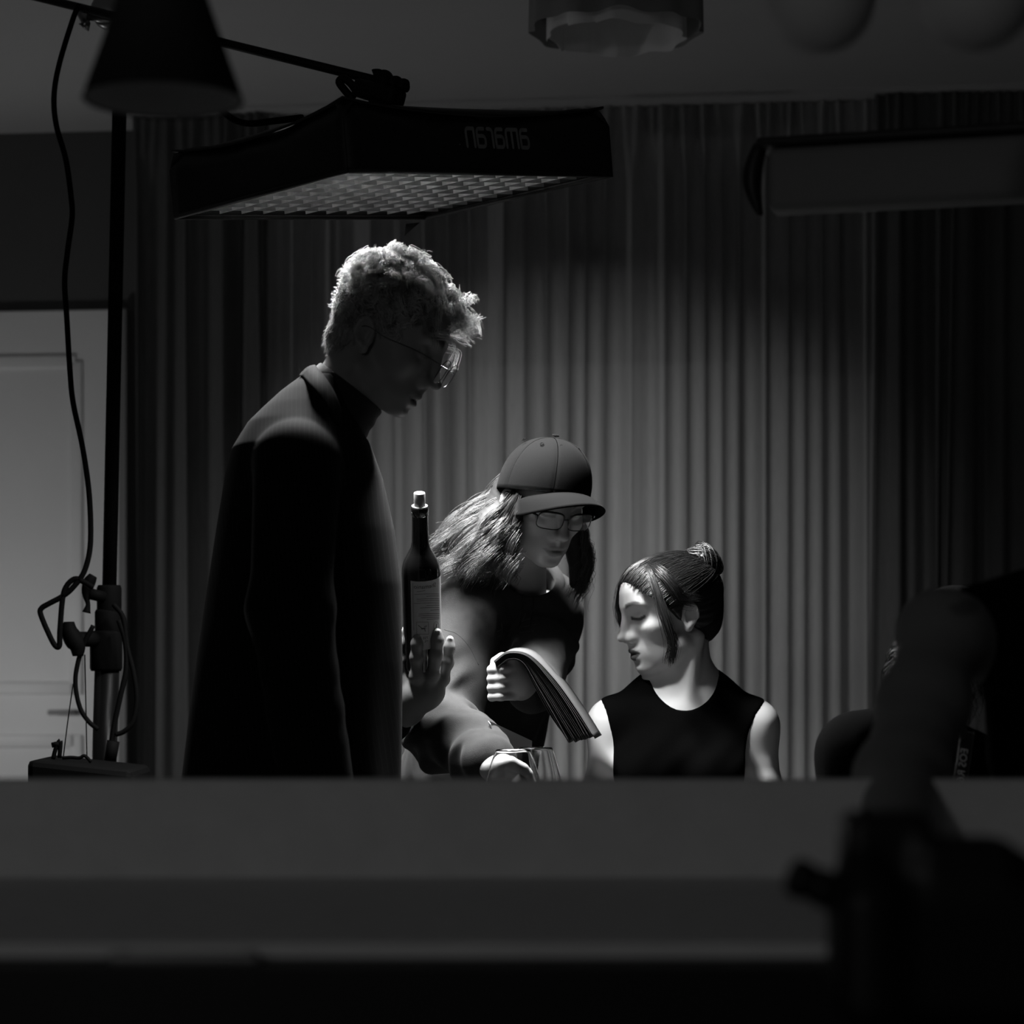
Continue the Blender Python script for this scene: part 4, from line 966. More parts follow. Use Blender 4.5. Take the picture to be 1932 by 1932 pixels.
for kk in range(6):
    ix = int(round((-1 / 12 + kk / 6) * U)) % U; mb = MB(); mb.tube([np.array(vs[j * U + ix]) + (np.array(vs[j * U + ix]) - CO) * .012 for j in range(0, W_)], .0007, 5); child_of(hat, mb.build('panel_seam', mat('cap_seam', .0006, .95, .0), None, True))
mb = MB(); mb.lathe([(.0001, .0035), (.006, .003), (.0075, .0), (.0001, -.002)], cw(.010, 0, .1475), 16, axis=CR[:, 2]); child_of(hat, mb.build('top_button', capm, None, True))
for (t, el) in ((-1.05, .98), (-.35, 1.05), (-1.9, .95), (.5, 1.0)):
    ce, se = math.cos(el) ** .78, math.sin(el) ** .92; pt = np.array((.102 * math.cos(t) * ce + .004, .086 * math.sin(t) * ce, .048 + .098 * se)); nn = nrm(np.array((pt[0] / .0104, pt[1] / .0074, (pt[2] - .048) / .0096)))
    e1 = nrm(np.cross(nn, (0, 0, 1))); e2 = np.cross(nn, e1); mb = MB()
    mb.tube([cw(*(pt + nn * .0015 + (e1 * math.cos(a) + e2 * math.sin(a)) * .0032)) for a in np.linspace(0, 6.2832, 17)], .0009, 6, False); child_of(hat, mb.build('eyelet', mat('cap_thread', .003, .9, .03), None, True))
vs = []; fs = []; NS, NT = 41, 12
for i in range(NS):
    s = -1 + 2 * i / (NS - 1); ph = s * 1.22; bx, by = .100 * math.cos(ph) + .004, .0855 * math.sin(ph); out = .066 * max(0, 1 - abs(s) ** 2.6) ** .75 + .004
    for j in range(NT):
        t = j / (NT - 1); vs.append(cw(bx + out * t, by * (1 + .05 * t), .052 - .036 * s * s - (.010 + .020 * s * s) * t + .004 * math.sin(t * 3.14)))
for i in range(NS - 1):
    for j in range(NT - 1): fs.append((i * NT + j, i * NT + j + 1, (i + 1) * NT + j + 1, (i + 1) * NT + j))
o = mesh_obj('brim', vs, fs, capm, None, True); so = o.modifiers.new('thickness', 'SOLIDIFY'); so.thickness = .004; so.offset = 0; child_of(hat, o)
# --- her glasses
gf = mat('acetate_frame', .015, .25, .6); spw = thing('eyeglasses', 'dark-rimmed eyeglasses worn under the baseball cap brim', 'eyeglasses', ww(.1, 0, .02))
def sq_rim(cx, cy, cz, rx, rz, n=44):
    out = []
    for i in range(n + 1):
        t = 2 * math.pi * i / n; a, b2 = math.cos(t), math.sin(t); y = math.copysign(abs(a) ** .55, a) * rx; z = math.copysign(abs(b2) ** .62, b2) * rz * (1 - .12 * (b2 < 0))
        out.append((cx - (abs(cy + y) / .06) ** 2 * .010 + .10 * z, cy + y, cz + z))
    return np.array(out)
for s in (-1, 1):
    rl = sq_rim(.1135, s * .0325, .012, .0265, .0195); pl = np.array([ww(*x) for x in rl])
    mb = MB(); mb.tube(pl, np.array([.0011 + .0010 * max(0, math.sin(2 * math.pi * i / 44)) for i in range(45)]), 7, False); child_of(spw, mb.build('rim', gf, None, True))
    c = pl[:-1].mean(0); mb = MB(); k = 44; mb.add(list(pl[:-1]) + list(pl[:-1] + WR[:, 0] * .0012), [tuple(range(k)), tuple(range(2 * k - 1, k - 1, -1))] + [(i, (i + 1) % k, k + (i + 1) % k, k + i) for i in range(k)])
    child_of(spw, mb.build('lens', gl, None, False))
    mb = MB(); mb.tube(np.array([ww(*x) for x in spline([(.104, s * .060, .020), (.085, s * .070, .022), (.03, s * .078, .024), (-.002, s * .081, .022), (-.02, s * .078, .0)], 5)]), .0022, 6); child_of(spw, mb.build('temple', gf, None, True))
    mb = MB(); mb.box(ww(.094, s * .0690, .0215), (.0045, .0025, .0045), WR, .0005); child_of(spw, mb.build('hinge_stud', mat('bright_metal', .9, .2, .5, metal=1.), None, False))
mb = MB(); mb.tube(np.array([ww(*x) for x in spline([(.113, -.0065, .017), (.117, 0, .020), (.113, .0065, .017)], 5)]), .0016, 6); child_of(spw, mb.build('bridge', gf, None, True))
# --- long wavy hair
rng = np.random.default_rng(21)
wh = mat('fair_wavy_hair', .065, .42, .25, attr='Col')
def wavy(guides, n, k, deep, rs, amp):
    G = np.array([spline([P(*g) for g in gd], 5) for gd in guides]); m_ = G.shape[1]; S = []
    nc_ = max(1, n // 34)
    for c_ in range(nc_):
        u = rng.uniform(0, len(G) - 1.001); a = int(u); f_ = u - a; b = G[a] * (1 - f_) + G[a + 1] * f_; lc = rng.uniform(.6, 1.05)
        ph = rng.uniform(0, 6.28); fq = rng.uniform(1.9, 3.3); dp = rng.uniform(0, 1) ** 1.4 * deep; of = rng.normal(0, .008, 3); ac = amp * rng.uniform(.6, 1.4); wd = rng.uniform(.0025, .0055)
        for i in range(34):
            ln = lc * rng.uniform(.85, 1.08); x = np.linspace(0, min(1, ln) * (m_ - 1), k); pt = np.stack([np.interp(x, np.arange(m_), b[:, c]) for c in range(3)], 1); t = np.linspace(0, 1, k)
            o1 = rng.normal(0, wd, 3); fly = rng.normal(0, .010, 3) if rng.random() < .10 else rng.normal(0, .003, 3)
            pt = pt + V(0, 1, 0) * dp + of * t[:, None] + o1 * (.5 + .8 * t[:, None]) + fly * (t[:, None] ** 2)
            wv = ac * np.minimum(1, t * 3); p2 = ph + rng.normal(0, .18)
            pt = pt + V(.6, -.5, .6) * (np.sin(t * 6.28 * fq + p2) * wv)[:, None] + V(.4, .6, -.3) * (np.cos(t * 6.28 * fq + p2) * wv * .8)[:, None]
            S.append(pt)
    return np.array(S)
GL = [[(948, 892, 4.60), (922, 925, 4.60), (884, 962, 4.585), (850, 1000, 4.57), (812, 1050, 4.56)],
      [(958, 925, 4.56), (915, 950, 4.56), (872, 985, 4.55), (838, 1022, 4.54), (795, 1070, 4.55)],
      [(968, 928, 4.49), (932, 972, 4.49), (900, 1010, 4.47), (866, 1050, 4.45), (832, 1080, 4.44)],
      [(978, 934, 4.462), (955, 990, 4.46), (935, 1028, 4.44), (912, 1062, 4.43), (884, 1082, 4.42)],
      [(988, 944, 4.455), (968, 1000, 4.455), (966, 1040, 4.45), (960, 1072, 4.45), (948, 1105, 4.46)]]
S1 = wavy(GL, 3900, 26, .10, .0006, .0105)
GRt = [[(1092, 985, 4.60), (1100, 1020, 4.61), (1100, 1060, 4.62), (1088, 1095, 4.63), (1070, 1125, 4.63)],
       [(1098, 975, 4.62), (1112, 1020, 4.63), (1114, 1060, 4.64), (1104, 1100, 4.64), (1085, 1130, 4.64)]]
S2 = wavy(GRt, 620, 26, .06, .0006, .006)
for nm, S_ in (('long_hair', S1), ('long_hair', S2)): child_of(wom, strands(nm, S_, rng.uniform(.00035, .0008, len(S_)), wh, tone=np.repeat(rng.choice((.3, .65, 1., 1.2), len(S_) // 34), 34)))
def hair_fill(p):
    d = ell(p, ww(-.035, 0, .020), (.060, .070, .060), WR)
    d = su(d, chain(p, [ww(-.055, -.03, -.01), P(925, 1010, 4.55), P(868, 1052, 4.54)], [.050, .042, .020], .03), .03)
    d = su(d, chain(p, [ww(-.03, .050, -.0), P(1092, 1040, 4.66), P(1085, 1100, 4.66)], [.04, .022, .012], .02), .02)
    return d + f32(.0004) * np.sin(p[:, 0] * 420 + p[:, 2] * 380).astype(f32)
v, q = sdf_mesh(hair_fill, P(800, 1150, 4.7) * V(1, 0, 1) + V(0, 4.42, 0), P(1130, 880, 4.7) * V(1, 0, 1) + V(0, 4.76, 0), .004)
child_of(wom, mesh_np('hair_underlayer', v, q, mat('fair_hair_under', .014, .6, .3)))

# ------------------------------------------------------------------ seated woman in a black sleeveless dress
GH = P(1277, 1164, 4.50) + V(0, .070, 0)
GR = head_axes((-math.cos(math.radians(20)), -math.sin(math.radians(20))), 12)
GS = .985
def gw(x, y, z): return GH + GR @ np.array((x, y, z)) * GS
g_pit = P(1288, 1338, 4.535); g_base = P(1302, 1300, 4.60)
g_sl, g_sr = P(1154, 1368, 4.58), P(1424, 1370, 4.58)
def girl_torso(p):
    d = ell(p, P(1288, 1440, 4.60), (.150, .092, .20))
    d = su(d, ell(p, P(1288, 1400, 4.60), (.155, .080, .085)), .04)
    d = su(d, ell(p, P(1225, 1455, 4.535), (.068, .060, .062)), .04)
    d = su(d, ell(p, P(1350, 1455, 4.535), (.068, .060, .062)), .04)
    d = su(d, cap(p, P(1293, 1312, 4.61), g_sl + V(.02, 0, .010), .040, .032), .04)
    d = su(d, cap(p, P(1293, 1312, 4.61), g_sr + V(-.02, 0, .010), .040, .032), .04)
    d = su(d, ell(p, P(1288, 1700, 4.62), (.165, .115, .22)), .10)
    return d
def girl_skin(p):
    d = head_at(p, GH, GR, GS, lipfull=1.25, chin=1.12)
    nk = chain(p, [gw(-.022, 0, -.02), P(1290, 1250, 4.58), g_base], [.046, .0435, .050], .03)
    d = su(d, nk, .018)
    d = su(d, cap(p, gw(-.020, .052, -.045), g_pit + V(.006, .002, .004), .012, .006), .016)
    d = su(d, cap(p, gw(-.020, -.052, -.045), g_pit + V(-.012, .004, .004), .012, .006), .016)
    t = girl_torso(p)
    d = su(d, t, .035)
    for s, e, w in ((g_sl, P(1130, 1640, 4.56), P(1215, 1790, 4.32)), (g_sr, P(1446, 1640, 4.56), P(1360, 1790, 4.32))):
        a = su(ell(p, s, (.043, .046, .050)), chain(p, [s, s * .55 + e * .45 + V(0, -.004, 0), e, w], [.042, .0405, .036, .026], .02), .03)
        d = su(d, a, .022)
        m = L3(p - (w + nrm(w - e) * .07).astype(f32)) < .16
        if m.any():
            pm = p[m]; dm = su(d[m], ell(pm, w + nrm(w - e) * .06, (.035, .045, .018)), .03); sg = -np.sign(s[0] - GH[0] + .03)
            for k in range(4):
                b = w + nrm(w - e) * .09 + V((k - 1.5) * .018, 0, 0); dm = su(dm, chain(pm, [b, b + V(0, -.035, -.004), b + V(0, -.058, -.02)], [.009, .008, .007], .006), .006)
            d[m] = su(dm, chain(pm, [w + nrm(w - e) * .03, w + nrm(w - e) * .06 + V(.045 * sg, 0, 0), w + nrm(w - e) * .10 + V(.05 * sg, 0, 0)], [.012, .010, .008], .008), .01)
    return d
girl = thing('person', 'seated woman in profile with hair in a bun and black sleeveless dress', 'person', P(1288, 1900, 4.6) * V(1, 1, 0))
girl.location.z = 0
v, q = sdf_mesh(girl_skin, P(1060, 1960, 4.20) * V(1, 0, 1) + V(0, 4.15, 0), P(1500, 1000, 4.6) * V(1, 0, 1) + V(0, 4.80, 0), .0024)
hl = (v - GH) @ GR / GS
child_of(girl, mesh_np('body', v, q, mat('skin_pale', .66, .5, .35, attr='Col', bump=.12, bscale=900), None, True, head_colour(hl, .16, .30, .10, .0045)))
# dress: bodice with scooped neck and cut-in armholes, skirt over the lap
zs = [P(0, y, 4.54)[2] for y in (1900, 1470, 1420, 1380, 1345, 1322, 1300)]
xl = [P(x, 0, 4.54)[0] for x in (1140, 1155, 1156, 1150, 1142, 1134, 1130)]
xr = [P(x, 0, 4.54)[0] for x in (1415, 1400, 1403, 1412, 1428, 1448, 1452)]
nkc = P(1291, 1268, 4.55)
def girl_dress(p):
    d = girl_torso(p)
    for s_ in (g_sl, g_sr): d = su(d, ell(p, s_, (.043, .046, .050)), .022)
    d = d - f32(.006)
    d = d + f32(.0012) * np.sin(p[:, 0] * 90 + 3 * np.sin(p[:, 2] * 30)) * sstep(1.02, .9, p[:, 2])
    z = p[:, 2]
    o = np.minimum(p[:, 0] - np.interp(z, zs[::1], xl), np.interp(z, zs, xr) - p[:, 0])
    d = si(d, -o.astype(f32), .005)
    r = np.sqrt(((p[:, 0] - nkc[0]) / 1.0) ** 2 + ((p[:, 2] - nkc[2] - np.maximum(p[:, 1] - 4.58, 0) * .55) / 1.10) ** 2) - f32(.0665)
    d = si(d, -r.astype(f32), .005)
    for s in (-1, 1):
        d = su(d, cap(p, P(1288, 1900, 4.60) + V(s * .085, 0, 0), P(1288, 1900, 4.2) + V(s * .10, 0, .04), .09, .075), .05)
    return d
o_ = np.argsort(zs); zs = np.array(zs)[o_]; xl = np.array(xl)[o_]; xr = np.array(xr)[o_]
v, q = sdf_mesh(girl_dress, P(1080, 2080, 4.6) * V(1, 0, 1) + V(0, 4.02, 0), P(1500, 1260, 4.6) * V(1, 0, 1) + V(0, 4.80, 0), .0034)
v = relax(v, q, 2)
child_of(girl, mesh_np('dress', v, q, mat('black_dress', .0016, .9, .03, bump=.25, bscale=700)))
for s in (-1, 1):
    mb = MB(); k = P(1288, 1930, 4.18) + V(s * .10, 0, 0); mb.tube(spline([k + V(0, .06, 0), k + V(0, -.01, -.10), V(k[0], k[1] + .03, .12), V(k[0], k[1] + .05, .06)], 6), np.linspace(.062, .036, 19), 14)
    child_of(girl, mb.build('leg', mat('black_tights', .02, .7), None, True))
    mb = MB(); mb.box((k[0], k[1] - .02, .035), (.085, .24, .07), bev=.03); child_of(girl, mb.build('shoe', mat('black_leather', .01, .4), None, True))
# hair: smooth cap swept to a bun
def hair_line(q):
    return np.interp(q[:, 2], [-.07, -.045, -.02, 0, .02, .045, .065, .088, .105], [-.055, -.030, -.014, .020, .036, .058, .078, .092, .092])
def girl_hair(p):
    q = ((p - GH.astype(f32)) @ GR.astype(f32)) / f32(GS); a = q.copy(); a[:, 1] = np.abs(a[:, 1])
    d = su(ell(a, (-.006, 0, .047), (.1015, .0815, .0815)), ell(a, (.036, 0, .052), (.066, .072, .065)), .03)
    d = su(d, ell(a, (-.045, 0, -.008), (.050, .062, .055)), .03)
    d = d + f32(.0004) * np.sin(np.arctan2(a[:, 1], a[:, 2] - .06) * 46 + 30 * a[:, 0])
    d = si(d, q[:, 0] - hair_line(q) , .006)
    d = np.maximum(d, -(ell(a, (-.004, .090, -.001), (.026, .03, .036))))
    return d * f32(GS)
hairm = mat('dark_hair', .016, .36, .5)
hair = thing_hair = None
v, q = sdf_mesh(girl_hair, GH - .15, GH + .16, .0026)
cap_o = child_of(girl, mesh_np('hair', v, q, hairm))
rng = np.random.default_rng(5)
bun = P(1322, 1064, 4.585)
bl = (bun - GH) @ GR / GS
# strands lying on the cap from the hairline to the bun
n = 2300; k = 14; S = np.zeros((n, k, 3)); c0 = np.array((-.006, 0, .047)); rad = np.array((.1025, .083, .0830))
for i in range(n):
    z = rng.uniform(-.05, .122); side = rng.choice((-1, 1)); 
    hx = np.interp(z, [-.07, -.045, -.02, 0, .02, .045, .065, .088, .105, .13], [-.06, -.036, -.018, .016, .034, .056, .076, .090, .090, .05]) - abs(rng.normal(0, .012))
    e0 = (np.array((hx, 0, z)) - c0) / rad; yy = max(0, 1 - e0[0] ** 2 - e0[2] ** 2) ** .5; a = nrm((e0[0], side * yy, e0[2]))
    b = nrm((bl + rng.normal(0, .008, 3) - np.array((0, 0, .02)) - c0) / rad)
    t = np.linspace(0, 1, k); om = math.acos(np.clip(a @ b, -1, 1)) + 1e-4
    s = (np.sin((1 - t) * om)[:, None] * a + np.sin(t * om)[:, None] * b) / math.sin(om)
    lift = 1 + .012 * np.sin(t * math.pi) * rng.uniform(-.3, 1.2) + rng.uniform(-.004, .008)
    S[i] = c0 + s * rad * lift[:, None] if np.ndim(lift) else s
bad = ((np.abs(S[:, :, 0] + .004) < .026) & (np.abs(S[:, :, 2]) < .034) & (np.abs(S[:, :, 1]) > .05)).any(1); S = S[~bad]; n = len(S)
def cap_base(a_):
    a = a_.astype(f32).copy(); a[:, 1] = np.abs(a[:, 1])
    d = su(ell(a, (-.006, 0, .047), (.1015, .0815, .0815)), ell(a, (.036, 0, .052), (.066, .072, .065)), .03); return su(d, ell(a, (-.045, 0, -.008), (.050, .062, .055)), .03)
Q_ = S.reshape(-1, 3)
for _ in range(3): Q_ = Q_ + (Q_ - c0) / np.linalg.norm(Q_ - c0, axis=1)[:, None] * np.maximum(0, -cap_base(Q_) + .0008)[:, None]
S = Q_.reshape(S.shape) + rng.normal(0, .0005, (len(S), 1, 3))
S = GH + (S * GS) @ GR.T
child_of(cap_o, strands('hair_strands', S, rng.uniform(.0004, .0009, n), hairm)).parent = cap_o
# bun: coils of hair
S = []
for i in range(420):
    ph = rng.uniform(0, 6.28); rr = rng.uniform(.022, .036); tl = rng.uniform(-.45, .45); k = 22; t = np.linspace(0, rng.uniform(2.6, 5.5), k) + ph
    ro = rr + .010 * np.cos(t * 1.5 + i) * .6; h = .024 * np.sin(t * .9 + tl * 4 + i * .37)
    cc = np.stack([np.cos(t) * ro, np.sin(t) * ro * .95, h], 1)
    nrmv = 1 + 0 * t
    S.append(cc)
S = np.array(S); BR = axes(nrm(V(.7, .35, .5)), (0, 0, 1)); S = bun + np.stack([S[:, :, 2], S[:, :, 0], S[:, :, 1]], -1) @ BR.T
bn = child_of(girl, strands('hair_bun', S, rng.uniform(.0007, .0013, len(S)), hairm, None, .8))
def bun_sdf(p): return ell(p, bun, (.036, .034, .035)) + f32(.0025) * np.sin(L3(p - bun.astype(f32)) * 300 + np.arctan2(p[:, 2] - bun[2], p[:, 0] - bun[0]) * 5)
v, q = sdf_mesh(bun_sdf, bun - .05, bun + .05, .003); o = mesh_np('bun_core', v, q, hairm); child_of(girl, o)
# loose locks framing the face
def lock(paths, n, spread, rs, curl=.0, kk=6):
    out = []
    for i in range(n):
        w = rng.normal(0, 1, 3) * spread; base = np.array(paths); m_ = len(base); sc = np.linspace(.5, 1.25, m_)[:, None]
        pts = spline(base + w * sc + rng.normal(0, .0012, base.shape), kk); t = np.linspace(0, 1, len(pts))
        if curl: pts = pts + curl * np.stack([np.sin(t * 9 + i), np.cos(t * 9 + i), 0 * t], 1) * t[:, None]
        out.append(pts)
    return np.array(out)
A = lock([P(1212, 1066, 4.545), P(1224, 1078, 4.50), P(1238, 1112, 4.475), P(1250, 1150, 4.462), P(1262, 1185, 4.462), P(1270, 1215, 4.470), P(1266, 1245, 4.485)], 190, .0048, .0006)
B_ = lock([P(1208, 1066, 4.555), P(1186, 1078, 4.60), P(1172, 1105, 4.635), P(1167, 1140, 4.65), P(1170, 1165, 4.65), P(1176, 1185, 4.65)], 130, .0045, .0006)
C_ = lock([P(1216, 1064, 4.545), P(1240, 1075, 4.49), P(1262, 1098, 4.470), P(1285, 1125, 4.475), P(1310, 1130, 4.50)], 190, .0060, .0006)
for S_ in (A, B_, C_): child_of(girl, strands('hair_lock', S_, rng.uniform(.0004, .0008, len(S_)), hairm))

# ------------------------------------------------------------------ bottle, glasses, papers on and over the table
def text_geo(s, size=1.0):
    cu = bpy.data.curves.new('t', 'FONT'); cu.body = s; cu.size = size; cu.align_x = 'CENTER'; cu.resolution_u = 3
    o = bpy.data.objects.new('t', cu); COL.objects.link(o); dg = bpy.context.evaluated_depsgraph_get(); me = o.evaluated_get(dg).to_mesh()
    v = np.array([w.co[:2] for w in me.vertices]); f = [tuple(pl.vertices) for pl in me.polygons]
    o.evaluated_get(dg).to_mesh_clear(); bpy.data.objects.remove(o); bpy.data.curves.remove(cu); return v, f
BK = 1.06; B0 = P(797, 1262, 4.35); BA = nrm(V(-.0005, -.110, .279)); BR_ = .0338 * BK
BX = nrm(np.cross(BA, (0, 1, 0))); BX = BX if BX[0] > 0 else -BX; BF = nrm(np.cross(BX, BA)); BF = BF if BF[1] < 0 else -BF
bot = thing('wine_bottle', 'dark corked wine bottle with a pale label held up by the curly-haired man', 'bottle', B0)
bg = mat('dark_bottle_glass', .006, .06, .6, coat=.3)
prof = [(.0, .012), (.020, .004), (.029, .0), (.0325, .003), (BR_, .010), (BR_, .178), (.0330, .190), (.0295, .203), (.0225, .216), (.0170, .226), (.0150, .236), (.0142, .262), (.0138, .283), (.0138, .2835), (.0150, .284), (.0150, .298), (.0140, .300), (.0098, .300), (.0094, .286), (.0094, .24), (.0001, .238)]
prof = [(max(a / (.0338 if abs(a - BR_) < 1e-9 else .0338) * .0338 if abs(a - BR_) > 1e-9 else .0338, .0001) * BK, b * BK) for a, b in prof]
mb = MB(); mb.lathe(prof, B0, 56, BA); child_of(bot, mb.build('glass_body', bg, None, True))
mb = MB(); mb.lathe([(a * BK, b * BK) for a, b in ((.0001, .27), (.0092, .27), (.0094, .301), (.0098, .304), (.0098, .3235), (.0092, .3245), (.0001, .3245))], B0, 28, BA); child_of(bot, mb.build('cork', mat('cork', .22, .85, .2, noise=.2, nscale=300), None, True))
mb = MB(); mb.lathe([(a * BK, b * BK) for a, b in ((.0101, .3004), (.0138, .3004), (.0138, .3012), (.0101, .3012))], B0, 32, BA, close=True); child_of(bot, mb.build('lip_rim', mat('pale_lip', .35, .5), None, True))
def on_bottle(th, v, lift): return B0 + BA * (v * BK) + (BX * math.sin(th) + BF * math.cos(th)) * (BR_ + lift)
def th_of(x): return math.asin(max(-1, min(1, (x - 797) / 37.0)))
def v_of(x, y): return (1262 + 15.6 * math.cos(th_of(x)) - y) / 1023
t0, t1, v0, v1 = th_of(779), math.radians(100), .0495, .1755; vs = []; fs = []
for i in range(33):
    for j in range(2): vs.append(on_bottle(t0 + (t1 - t0) * i / 32, v0 if j == 0 else v1, .0004))
for i in range(32): fs.append((2 * i, 2 * i + 2, 2 * i + 3, 2 * i + 1))
lab = child_of(bot, mesh_obj('label', vs, fs, mat('label_paper', .62, .7, .3, noise=.04, nscale=120), None, True))
ink = mat('label_ink', .09, .7); LT = 9e-4
def wrap_text(s, xc, y, wid, name):
    v2, f2 = text_geo(s); v2 = v2 - v2.min(0); k = wid / v2[:, 0].max(); v2 = v2 * k; thc = th_of(xc); vc = v_of(xc, y)
    mb = MB(); mb.add([on_bottle(thc - (a - wid / 2) / BR_, vc + b, LT) for a, b in v2], f2); o = mb.build(name, ink, None, False); child_of(lab, o)
wrap_text('Shemanio', 807, 1111, .0425, 'label_lettering'); wrap_text('750', 805.5, 1206.5, .0095, 'label_lettering'); wrap_text('ML', 806, 1212.5, .0068, 'label_lettering')
mb = MB()
def seg(x0, y0, x1, y1, w=.0005, n=8):
    pts = [(x0 + (x1 - x0) * i / n, y0 + (y1 - y0) * i / n) for i in range(n + 1)]; th = [(th_of(a), v_of(a, b)) for a, b in pts]; vs = []
    dx, dy = (th[-1][0] - th[0][0]) * BR_, th[-1][1] - th[0][1]; l = math.hypot(dx, dy) + 1e-9; nx, ny = -dy / l * w, dx / l * w
    for a, b in th: vs.append(on_bottle(a + nx / BR_, b + ny, LT)); vs.append(on_bottle(a - nx / BR_, b - ny, LT))
    mb.add(vs, [(2 * i, 2 * i + 1, 2 * i + 3, 2 * i + 2) for i in range(n)])
for (a, b, y) in ((790, 806, 1117), (786, 831, 1122), (808, 831, 1125.5), (790, 831, 1131), (790, 831, 1134.5), (785, 831, 1139), (808, 831, 1143), (796, 831, 1147.5), (815, 831, 1151.5), (793, 831, 1159), (792, 831, 1162.5), (797, 831, 1166), (808, 831, 1169)): seg(a, y, b, y - 2.2, .00035, 12)
seg(783.5, 1100, 783.5, 1190, .0003)
for a in ((789, 1174, 811, 1174), (789, 1197, 811, 1197), (789, 1174, 789, 1197), (811, 1174, 811, 1197)): seg(*a, .0003)
for a in ((792, 1180, 799, 1186), (799, 1186, 806, 1185), (797, 1187, 804, 1187), (804, 1186, 805, 1192), (803, 1183, 808, 1181)): seg(*a, .0006)
for i in range(20):
    for r in (8.5, 6): seg(825 + r * .62 * math.cos(i * .314), 1181 + r * math.sin(i * .314), 825 + r * .62 * math.cos(i * .314 + .32), 1181 + r * math.sin(i * .314 + .32), .0003, 2)
seg(825.5, 1177, 825, 1186, .0014)
o = mb.build('label_print', ink, None, False); child_of(lab, o)


glass = mat('clear_glass', 1., .0, .5, trans=1., ior=1.45)
def wine_glass(px, py, d, rim_r, bowl_r, label):
    c = P(px, py, d); H = c[2] - TABLE_Z; t = thing('wine_glass', label, 'wine glass', (c[0], c[1], TABLE_Z), 'wine glasses on the table'); b = V(c[0], c[1], TABLE_Z)
    out = [(.0035, .078), (.012, .084), (bowl_r * .72, .100), (bowl_r * .95, .122), (bowl_r, .140), (bowl_r * .97, .155), (rim_r + (bowl_r - rim_r) * .45, H - .022), (rim_r, H)]
    pr = spline([V(a, 0, h) for a, h in out], 5)[:, [0, 2]]; inn = [(max(a - .0012, .0004), h + (.002 if h < .12 else 0)) for a, h in pr[::-1]]
    mb = MB(); mb.lathe([tuple(x) for x in pr] + [(rim_r - .0006, H + .0006)] + inn + [(.0004, .081)], b, 48, close=False); child_of(t, mb.build('bowl', glass, None, True))
    mb = MB(); mb.lathe([(.006, .005), (.0040, .012), (.0034, .04), (.0034, .079)], b, 20); child_of(t, mb.build('stem', glass, None, True))
    mb = MB(); mb.lathe([(.0360, .0005), (.0365, .0015), (.030, .0025), (.006, .0055), (.0001, .0055)], b, 40); child_of(t, mb.build('foot', glass, None, True))
wine_glass(968, 1415, 4.12, .031, .049, 'clear wine glass nearer the outstretched hand of the leaning woman')
wine_glass(1010, 1411, 4.24, .031, .047, 'clear wine glass behind the other, nearer the seated woman')
# sheaf of papers hanging over the fist
paper = mat('script_paper', .08, .8, .2)
shf = thing('paper_sheaf', 'thick sheaf of script pages bent over the fist of the woman in the cap', 'papers', P(960, 1250, 4.40))
Tq = [(931, 1247), (958, 1229), (1000, 1236), (1046, 1281), (1086, 1336), (1121, 1389)]; Bq = [(938, 1262), (960, 1245), (985, 1252), (1010, 1298), (1040, 1352), (1070, 1402)]
NSH = 16; rs_ = np.random.default_rng(3)
for i in range(NSH):
    f_ = i / (NSH - 1); jx, jy, ex = rs_.normal(0, 1.6), rs_.normal(0, 1.6), rs_.uniform(-.02, .06)
    c = [((1 - f_) * bx + f_ * tx, (1 - f_) * by + f_ * ty) for (bx, by), (tx, ty) in zip(Bq, Tq)]
    c[5] = (c[5][0] + (c[5][0] - c[4][0]) * ex + jx, c[5][1] + (c[5][1] - c[4][1]) * ex + jy)
    b = spline([P(x, y, 4.345 + .0012 * jx) for x, y in c], 6); a = spline([P(x + 13, y - 7, 4.50) for x, y in c], 6)
    n = len(a); W = 5; vs = [a[j] * (1 - k / (W - 1)) + b[j] * (k / (W - 1)) for j in range(n) for k in range(W)]
    fs = [(j * W + k, j * W + k + 1, (j + 1) * W + k + 1, (j + 1) * W + k) for j in range(n - 1) for k in range(W - 1)]
    o = mesh_obj('page', vs, fs, paper, None, True); so = o.modifiers.new('thickness', 'SOLIDIFY'); so.thickness = .0006; child_of(shf, o)
# loose card held upright beside the glasses
crd = thing('folded_card', 'pale folded sheet standing behind the wine glasses', 'card', P(960, 1440, 4.30))
for nm, pts in (('leaf', [P(922, 1360, 4.300), P(1003, 1398, 4.375), P(1000, 1500, 4.375), P(958, 1500, 4.300)]), ('leaf', [P(922, 1360, 4.300), P(926, 1366, 4.285), P(962, 1500, 4.285), P(958, 1500, 4.300)])):
    mb = MB(); mb.add(pts, [(0, 1, 2, 3)]); o = mb.build(nm, mat('card_white', .40, .7), None, False); so = o.modifiers.new('thickness', 'SOLIDIFY'); so.thickness = .0012; child_of(crd, o)

